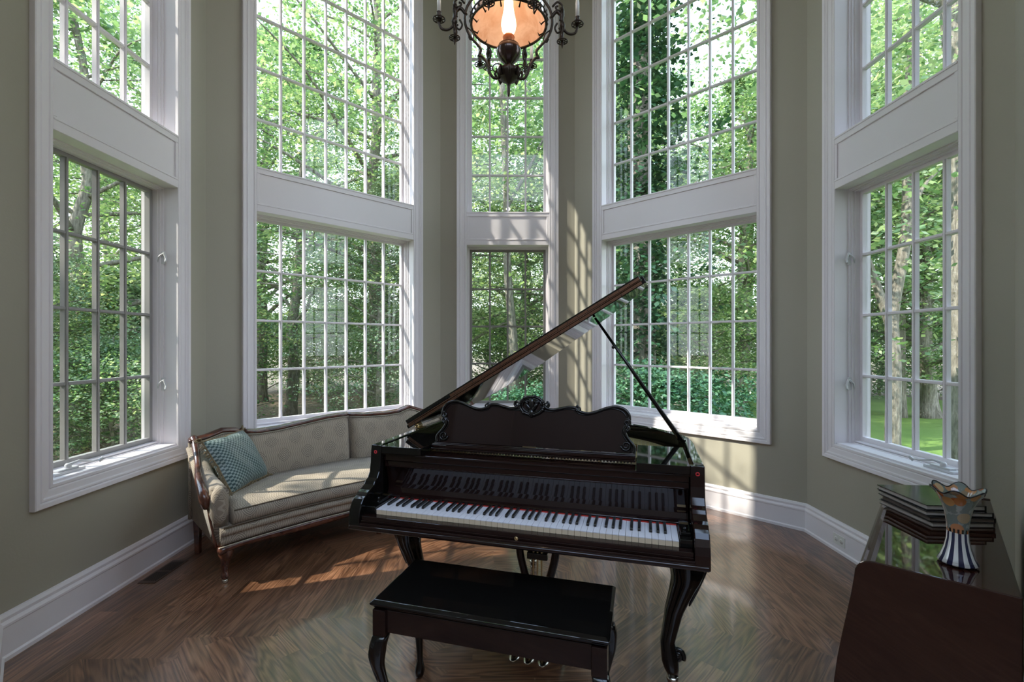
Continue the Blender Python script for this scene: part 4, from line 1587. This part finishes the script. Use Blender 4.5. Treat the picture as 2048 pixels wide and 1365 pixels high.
def bark_mat(name, a, b_, c):
    m = bpy.data.materials.new(name)
    m.use_nodes = True
    k = NT(m)
    b = m.node_tree.nodes['Principled BSDF']
    tc = k.n('ShaderNodeTexCoord')
    X, Y, Z = k.xyz(tc.outputs['Object'])
    v = k.comb(X, Y, k.m('MULTIPLY', Z, .22))
    n = k.noise(v, 26, 4, .65)
    n2 = k.noise(tc.outputs['Object'], 1.5, 3)
    k.put(b.inputs['Base Color'], k.mix(k.m('MULTIPLY', n2, .5), k.ramp(n, [(.35, a), (.5, b_), (.65, c)]), (.30, .27, .22, 1)))
    b.inputs['Roughness'].default_value = .9
    k.put(b.inputs['Normal'], k.bump(n, .8, .05))
    return m
BARK = bark_mat('grey_bark', (.07, .06, .05), (.19, .17, .145), (.33, .30, .26))

def leaf_mesh(name, sprays, per, size, rnd_seed, matl, flat=.75, aspect=.62):
    """sprays: array of (x, y, z, radius); each is a flattened spray of leaves"""
    rg_ = np.random.default_rng(rnd_seed)
    S = np.asarray(sprays, dtype=float)
    n = len(S) * per
    c = np.repeat(S[:, :3], per, axis=0)
    rad = np.repeat(S[:, 3], per)
    # each spray has its own tilt
    tl = rg_.normal(0, .25, (len(S), 2))
    tlr = np.repeat(tl, per, axis=0)
    a = rg_.uniform(0, 2 * PI, n)
    r = np.sqrt(rg_.uniform(0, 1, n)) * rad
    dx, dy = r * np.cos(a), r * np.sin(a)
    dz = rg_.normal(0, 1, n) * rad * (1 - flat) * .55 + dx * tlr[:, 0] + dy * tlr[:, 1] - (r / np.maximum(rad, .01)) ** 2 * rad * .12
    pos = c + np.stack([dx, dy, dz], 1)
    nor = np.stack([rg_.normal(0, .45, n) + tlr[:, 0], rg_.normal(0, .45, n) + tlr[:, 1], np.full(n, .8)], 1)
    nor /= np.linalg.norm(nor, axis=1)[:, None]
    az = a + rg_.normal(0, .7, n)
    t = np.stack([np.cos(az), np.sin(az), np.zeros(n)], 1)
    t -= nor * (t * nor).sum(1)[:, None]
    t /= np.linalg.norm(t, axis=1)[:, None]
    s = np.cross(nor, t)
    L = size * rg_.uniform(.65, 1.3, n)[:, None]
    W = L * aspect * .5
    v = np.empty((n, 4, 3))
    v[:, 0] = pos
    v[:, 1] = pos + t * L * .45 + s * W - nor * L * .05
    v[:, 2] = pos + t * L - nor * L * .12
    v[:, 3] = pos + t * L * .45 - s * W - nor * L * .05
    me = bpy.data.meshes.new(name)
    me.vertices.add(n * 4)
    me.vertices.foreach_set('co', v.ravel())
    me.loops.add(n * 4)
    me.loops.foreach_set('vertex_index', np.arange(n * 4, dtype=np.int32))
    me.polygons.add(n)
    me.polygons.foreach_set('loop_start', np.arange(0, n * 4, 4, dtype=np.int32))
    me.polygons.foreach_set('loop_total', np.full(n, 4, dtype=np.int32))
    me.update(calc_edges=True)
    me.materials.append(matl)
    return me

def grow(seed, H, cr, z0, nb, lean=.02, fork=False, trunk_r=.16, kinks=.12):
    """a trunk with boughs; returns trunk mesh builder and bough points"""
    rnd = random.Random(seed)
    mb = MB()
    pts = [Vector((0, 0, -.1))]
    n = 9
    for i in range(1, n + 1):
        t = i / n
        pts.append(Vector((lean * H * t + rnd.uniform(-kinks, kinks), rnd.uniform(-kinks, kinks), H * .88 * t)))
    sp = smoothpath(pts, 3)
    rr = [trunk_r * (1.25 if i == 0 else 1) * (1 - .82 * i / (len(sp) - 1)) + .012 for i in range(len(sp))]
    mb.tube(sp, rr, 10)
    tips = []
    for b in range(nb):
        t = (z0 / H) + (1 - z0 / H) * (b + .5) / nb
        zi = min(len(sp) - 1, int(t * .98 * (len(sp) - 1)))
        st = sp[zi]
        az = b * 2.39996 + rnd.uniform(-.4, .4)
        prof_r = math.sin(PI * min(1, max(.05, (t - z0 / H) / (1 - z0 / H) * .80 + .22))) ** .7
        ln = cr * prof_r * rnd.uniform(.75, 1.1)
        rise = rnd.uniform(.1, .5)
        d_ = Vector((math.cos(az), math.sin(az), rise)).normalized()
        bp = [st, st + d_ * ln * .35 + Vector((0, 0, .05 * ln)), st + d_ * ln * .7 + Vector((rnd.uniform(-.2, .2), rnd.uniform(-.2, .2), .05 * ln)), st + d_ * ln]
        bs = smoothpath(bp, 3)
        mb.tube(bs, [max(.008, rr[zi] * .45 * (1 - .85 * q / (len(bs) - 1))) for q in range(len(bs))], 6)
        for q in range(3, len(bs)):
            tips.append((bs[q], ln * .22))
            for s_ in range(2):
                sd = Vector((rnd.uniform(-1, 1), rnd.uniform(-1, 1), rnd.uniform(-.15, .35)))
                e_ = bs[q] + sd * ln * .30
                if s_ == 0 and q % 3 == 0:
                    mb.tube([bs[q], e_], [.014, .006], 4)
                tips.append((e_, ln * .2))
    return mb, tips

def tree_data(key, seed, H, cr, z0, nb, nspray, per, leaf, matl, **kw):
    mb, tips = grow(seed, H, cr, z0, nb, **kw)
    tr = mb.build('trunk', BARK)
    rnd = random.Random(seed + 50)
    spr = []
    for _ in range(nspray):
        p, r = rnd.choice(tips)
        spr.append((p.x + rnd.gauss(0, r * .8), p.y + rnd.gauss(0, r * .8), max(z0 * .6, p.z + rnd.gauss(0, r * .7)), rnd.uniform(.25, .5)))
    me = leaf_mesh('leaves', spr, per, leaf, seed, matl)
    bpy.data.objects.remove(tr) if False else None
    return tr, me

KIND = {}
def get_kind(key):
    if key in KIND:
        return KIND[key]
    P_ = {
        'maple': dict(seed=1, H=10.5, cr=3.6, z0=1.6, nb=26, nspray=1050, per=26, leaf=.095, matl=LM['maple']),
        'maple_b': dict(seed=2, H=12.5, cr=4.2, z0=2.2, nb=28, nspray=1050, per=26, leaf=.10, matl=LM['maple'], lean=.04),
        'oak': dict(seed=3, H=14, cr=4.4, z0=3.2, nb=28, nspray=1050, per=26, leaf=.10, matl=LM['oak'], trunk_r=.2),
        'oak_b': dict(seed=4, H=15.5, cr=4.2, z0=4.2, nb=28, nspray=950, per=26, leaf=.105, matl=LM['oak'], trunk_r=.22, lean=-.03),
        'hemlock': dict(seed=5, H=9, cr=2.4, z0=.4, nb=40, nspray=1400, per=24, leaf=.075, matl=LM['conifer'], trunk_r=.12, kinks=.03),
        'small_maple': dict(seed=6, H=4.6, cr=2.5, z0=.7, nb=22, nspray=620, per=26, leaf=.08, matl=LM['maple'], trunk_r=.07),
        'undergrowth': dict(seed=8, H=3.2, cr=2.3, z0=.15, nb=24, nspray=650, per=34, leaf=.07, matl=LM['oak'], trunk_r=.04),
        'bush': dict(seed=9, H=2.2, cr=1.7, z0=.1, nb=22, nspray=560, per=22, leaf=.09, matl=LM['shrub'], trunk_r=.035),
    }[key]
    tr, me = tree_data(key, **P_)
    KIND[key] = [tr.data, me, tr]
    return KIND[key]

def tree(key, x, y, rz, s, label, cat='tree', name='tree', group=None, z=GZ):
    tm, lm_, tr = get_kind(key)
    root = thing(name, label, cat, (x, y, z), rz, group)
    root.scale = (s, s, s)
    if tr is not None:
        o = tr; KIND[key][2] = None
    else:
        o = bpy.data.objects.new('trunk', tm); COL.objects.link(o)
    o.parent = root
    l = bpy.data.objects.new('leaves', lm_)
    COL.objects.link(l); l.parent = root
    return root

# ground
def ground_mat():
    m = bpy.data.materials.new('lawn_and_leaf_litter')
    m.use_nodes = True
    k = NT(m)
    b = m.node_tree.nodes['Principled BSDF']
    tc = k.n('ShaderNodeTexCoord')
    X, Y, Z = k.xyz(tc.outputs['Object'])
    blades = k.noise(tc.outputs['Object'], 60, 4, .7)
    patch = k.noise(tc.outputs['Object'], .8, 3)
    grass = k.ramp(k.m('ADD', k.m('MULTIPLY', blades, .6), k.m('MULTIPLY', patch, .4)), [(.3, (.09, .18, .03)), (.5, (.19, .33, .06)), (.7, (.30, .44, .10))])
    lit = k.ramp(k.noise(tc.outputs['Object'], 14, 5, .75), [(.3, (.05, .035, .02)), (.5, (.19, .14, .09)), (.68, (.42, .34, .24)), (.8, (.12, .17, .05))])
    # the woodland edge: distance from a centre on the lawn, wobbled
    dx = k.m('SUBTRACT', X, 7.0); dy = k.m('SUBTRACT', Y, 6.0)
    r = k.m('SQRT', k.m('ADD', k.m('MULTIPLY', dx, dx), k.m('MULTIPLY', dy, dy)))
    r = k.m('ADD', r, k.m('MULTIPLY', k.noise(tc.outputs['Object'], .35, 2), 4.0))
    edge = k.m('GREATER_THAN', r, 15.8)
    k.put(b.inputs['Base Color'], k.mix(edge, grass, lit))
    b.inputs['Roughness'].default_value = .9
    k.put(b.inputs['Normal'], k.bump(blades, .8, .05))
    return m
mb = MB()
mb.box(-70, 70, -30, 90, GZ - .3, GZ)
g = mb.build('lawn', ground_mat())
g['kind'] = 'structure'
# foundation under the bay so that the house stands on the ground
mb = MB()
mb.prism([outer(i)[:2] for i in range(8)][::-1], GZ - .05, -.125)
struct(mb.build('wall_foundation', M['outside_wall']))

# single notable trees
tree('maple', 6.0, 12.4, .4, 1.0, 'layered maple on the lawn in the right half of the wide window behind lid prop')
tree('maple_b', 3.6, 15.5, 2.2, 1.0, 'tall light green maple behind the layered maple, centre of the right-hand wide window')
tree('small_maple', 4.5, 10.6, 1.2, .85, 'small multi-stemmed maple low on the lawn in the right-hand wide window')
tree('oak', .35, 15.5, 1.0, 1.0, 'tall oak behind the slender grey trunk in the narrow middle window')
tree('maple', -1.6, 12.5, 3.3, .95, 'green maple just left of the grey trunk in the narrow middle window')
tree('maple', 1.9, 13.0, 5.0, .9, 'green maple just right of the grey trunk in the narrow middle window')
tree('maple_b', -6.2, 13.2, .9, 1.0, 'bright green maple in the left half of the window behind the sofa')
tree('oak_b', -3.6, 12.2, 2.0, .95, 'tall oak with long slanting boughs in the right half of the window behind the sofa')
tree('hemlock', -3.0, 10.6, .5, .72, 'dark hemlock at the right edge of the window behind the sofa')
tree('maple', -8.2, 9.0, 2.6, 1.0, 'leafy maple close outside the left wall window')
tree('hemlock', -7.6, 7.4, 1.4, .50, 'low dark hemlock filling the bottom of the left wall window')
tree('maple', 11.2, 12.8, 4.0, 1.0, 'pale green maple beyond the trunks in the right wall window')
tree('oak', 11.8, 16.4, .2, 1.05, 'tall oak standing farthest back in the right wall window')

# ivy-clad trunk, dark column in the right-hand wide window
iv = thing('ivy_covered_tree', 'dark ivy-clad tree trunk at the left edge of the right-hand wide window', 'tree', (2.35, 8.6, GZ))
mb = MB(); mb.tube([(0, 0, -.1), (.05, 0, 3), (-.05, .05, 6), (.1, 0, 10.5)], [.26, .22, .19, .12], 12)
mb.build('trunk', BARK, iv)
rnd = random.Random(12)
spr = []
for _ in range(620):
    a = rnd.uniform(0, 2 * PI); z_ = rnd.uniform(.6, 10.5)
    r_ = .28 + .20 * rnd.random() + .15 * math.sin(z_ * 1.3)
    spr.append((r_ * math.cos(a), r_ * math.sin(a), z_, rnd.uniform(.14, .3)))
for _ in range(120):
    a = rnd.uniform(0, 2 * PI); z_ = rnd.uniform(2.5, 10.5)
    r_ = rnd.uniform(.4, 1.3)
    spr.append((r_ * math.cos(a), r_ * math.sin(a), z_, rnd.uniform(.2, .35)))
o = bpy.data.objects.new('ivy', leaf_mesh('ivy', spr, 24, .10, 12, LM['ivy'], flat=.1, aspect=.8)); COL.objects.link(o); o.parent = iv

# close grey trunks outside the right window
def bare(x, y, r, pts, label, seed=0, subs=()):
    root = thing('tree', label, 'tree', (x, y, GZ))
    mb = MB()
    sp = smoothpath(pts, 4)
    n = len(sp)
    rnd = random.Random(seed)
    N = 20
    rings = []
    for i, p in enumerate(sp):
        rr = r * (1.18 if i == 0 else 1) * (1 - .45 * i / (n - 1))
        rings.append([(p.x + rr * (1 + .05 * math.sin(5 * a_ + i * .3)) * math.cos(a_), p.y + rr * (1 + .05 * math.sin(5 * a_ + i * .3)) * math.sin(a_), p.z) for a_ in [2 * PI * q / N for q in range(N)]])
    mb.rings(rings)
    for s_ in subs:
        ss = smoothpath(s_[1], 4)
        mb.tube(ss, [s_[0] * (1 - .6 * q / (len(ss) - 1)) for q in range(len(ss))], 10)
    mb.build('trunk', BARK, root)
    tips = [sp[-1]] + [Vector(s_[1][-1]) for s_ in subs] + [Vector(s_[1][-2]) for s_ in subs]
    spr = []
    for _ in range(420):
        p = rnd.choice(tips)
        spr.append((p.x + rnd.gauss(0, 1.5), p.y + rnd.gauss(0, 1.5), p.z + rnd.gauss(0, 1.2), rnd.uniform(.25, .5)))
    o = bpy.data.objects.new('leaves', leaf_mesh('leaves', spr, 20, .12, seed, LM['oak'])); COL.objects.link(o); o.parent = root
    return root
bare(6.75, 7.0, .27, [(0, 0, -.1), (.02, 0, 3), (-.05, .05, 6), (-.4, 0, 9.5)], 'thick rough-barked oak trunk at the right edge of the right wall window', 21, [(.12, [(-.05, 0, 6.5), (.8, 1, 8), (1.4, 2.4, 9)]), (.10, [(-.1, 0, 7), (-1.2, .8, 8.2), (-2.2, 1.2, 9)])])
bare(7.0, 8.7, .125, [(0, 0, -.1), (.03, 0, 1.6), (.05, .05, 2.6), (.35, .1, 4.2), (.3, 0, 6.6), (.5, 0, 8.5)], 'slim forked grey tree trunk in the middle of the right wall window', 22, [(.085, [(.05, .05, 2.2), (-.25, .1, 3.2), (-.75, .1, 4.6), (-1.0, .2, 6.8)]), (.05, [(.33, .1, 4.1), (.9, .4, 5.0), (1.6, .6, 5.6)])])
bare(10.6, 12.9, .14, [(0, 0, -.1), (0, 0, 3), (.2, 0, 6), (.2, 0, 9)], 'thin grey trunk behind the forked tree in the right wall window', 23, [(.06, [(0, 0, 3.5), (-.8, .3, 5.5), (-1.2, .4, 7)])])

bare(-.02, 10.4, .115, [(0, 0, -.1), (.08, 0, 1.2), (.02, .05, 2.4), (-.08, 0, 3.6), (-.10, 0, 5.2), (-.22, 0, 8.2)], 'slender pale grey tree trunk standing close in the narrow middle window', 24, [(.05, [(-.1, 0, 5), (.5, .4, 6.2), (1.0, .8, 7.4)])])
# shrubs close to the house
tree('bush', 2.15, 7.4, .3, .80, 'dark green rhododendron just outside the right-hand wide window', 'shrub', 'rhododendron')
tree('bush', 3.35, 8.6, 2.1, .72, 'dark green rhododendron farther from the glass in the right-hand wide window', 'shrub', 'rhododendron')
tree('bush', .35, 8.0, 4.0, .62, 'dark green rhododendron at the bottom of the narrow middle window', 'shrub', 'rhododendron')
tree('undergrowth', -6.6, 7.9, .5, .75, 'leafy undergrowth bush low outside the left wall window', 'shrub', 'shrub')

# woodland behind, placed where each window looks out
SEC = [('the left wall window', -45.5, -35), ('the wide window behind the sofa', -30, -13), ('the narrow middle window', -5, 4), ('the wide window behind the lid prop', 11, 28), ('the right wall window', 36, 47)]
keys = ['maple', 'oak_b', 'maple_b', 'oak']
rnd = random.Random(5)
k_ = 0
for wi, (wn_, a0, a1) in enumerate(SEC):
    rows = [('nearer', 18.0, [('left', .04), ('centre', .5), ('right', .96)]), ('farthest', 25.0, [('left', .25), ('right', .75)])]
    if wi == 0:
        rows = [('nearer', 18.0, [('left', .0), ('right', 1.0)]), ('farthest', 26.0, [('centre', .5)])]
    if wi in (1, 3):
        rows = [('nearer', 19.0, [('left', .12), ('right', .88)]), ('farthest', 26.0, [('centre', .5)])]
    if wi == 2:
        rows = [('nearer', 20.0, [('left', -.1), ('right', 1.1)]), ('farthest', 27.0, [('centre', .5)])]
    for rn, rr0, ps in rows:
        for pn, f_ in ps:
            az = R(a0 + (a1 - a0) * f_)
            rr = rr0 + rnd.uniform(-1, 1)
            tree(keys[k_ % 4], rr * math.sin(az), rr * math.cos(az), rnd.uniform(0, 6.28), rnd.uniform(.9, 1.1),
                 '%s woodland tree, %s of view, through %s' % (rn, pn, wn_), group='woodland trees')
            k_ += 1
    n_ = {0: 3, 1: 4, 2: 2, 3: 4, 4: 3}[wi]
    pos = {2: ['left', 'right'], 3: ['left', 'middle', 'right'], 4: ['leftmost', 'inner left', 'inner right', 'rightmost']}[n_]
    for i in range(n_):
        az = R(a0 + (a1 - a0) * (i + .5) / n_)
        rr = {0: 13.0, 1: 20.5, 2: 19.5, 3: 21.5, 4: 23.0}[wi] + rnd.uniform(-.8, 1.5)
        tree('undergrowth', rr * math.sin(az), rr * math.cos(az), rnd.uniform(0, 6.28), rnd.uniform(1.1, 1.5),
             '%s bush at the woodland edge through %s' % (pos[i], wn_), 'shrub', 'shrub', 'woodland edge bushes')

# two unseen oaks added left of the house so their crowns shade the hall roof
tree('oak_b', -12.0, -4.6, 1.0, 1.38, 'unseen oak added left of the house to shade the hall roof')
tree('oak', -11.0, -10.0, 2.0, 1.45, 'unseen oak added far left in front to shade the hall roof')
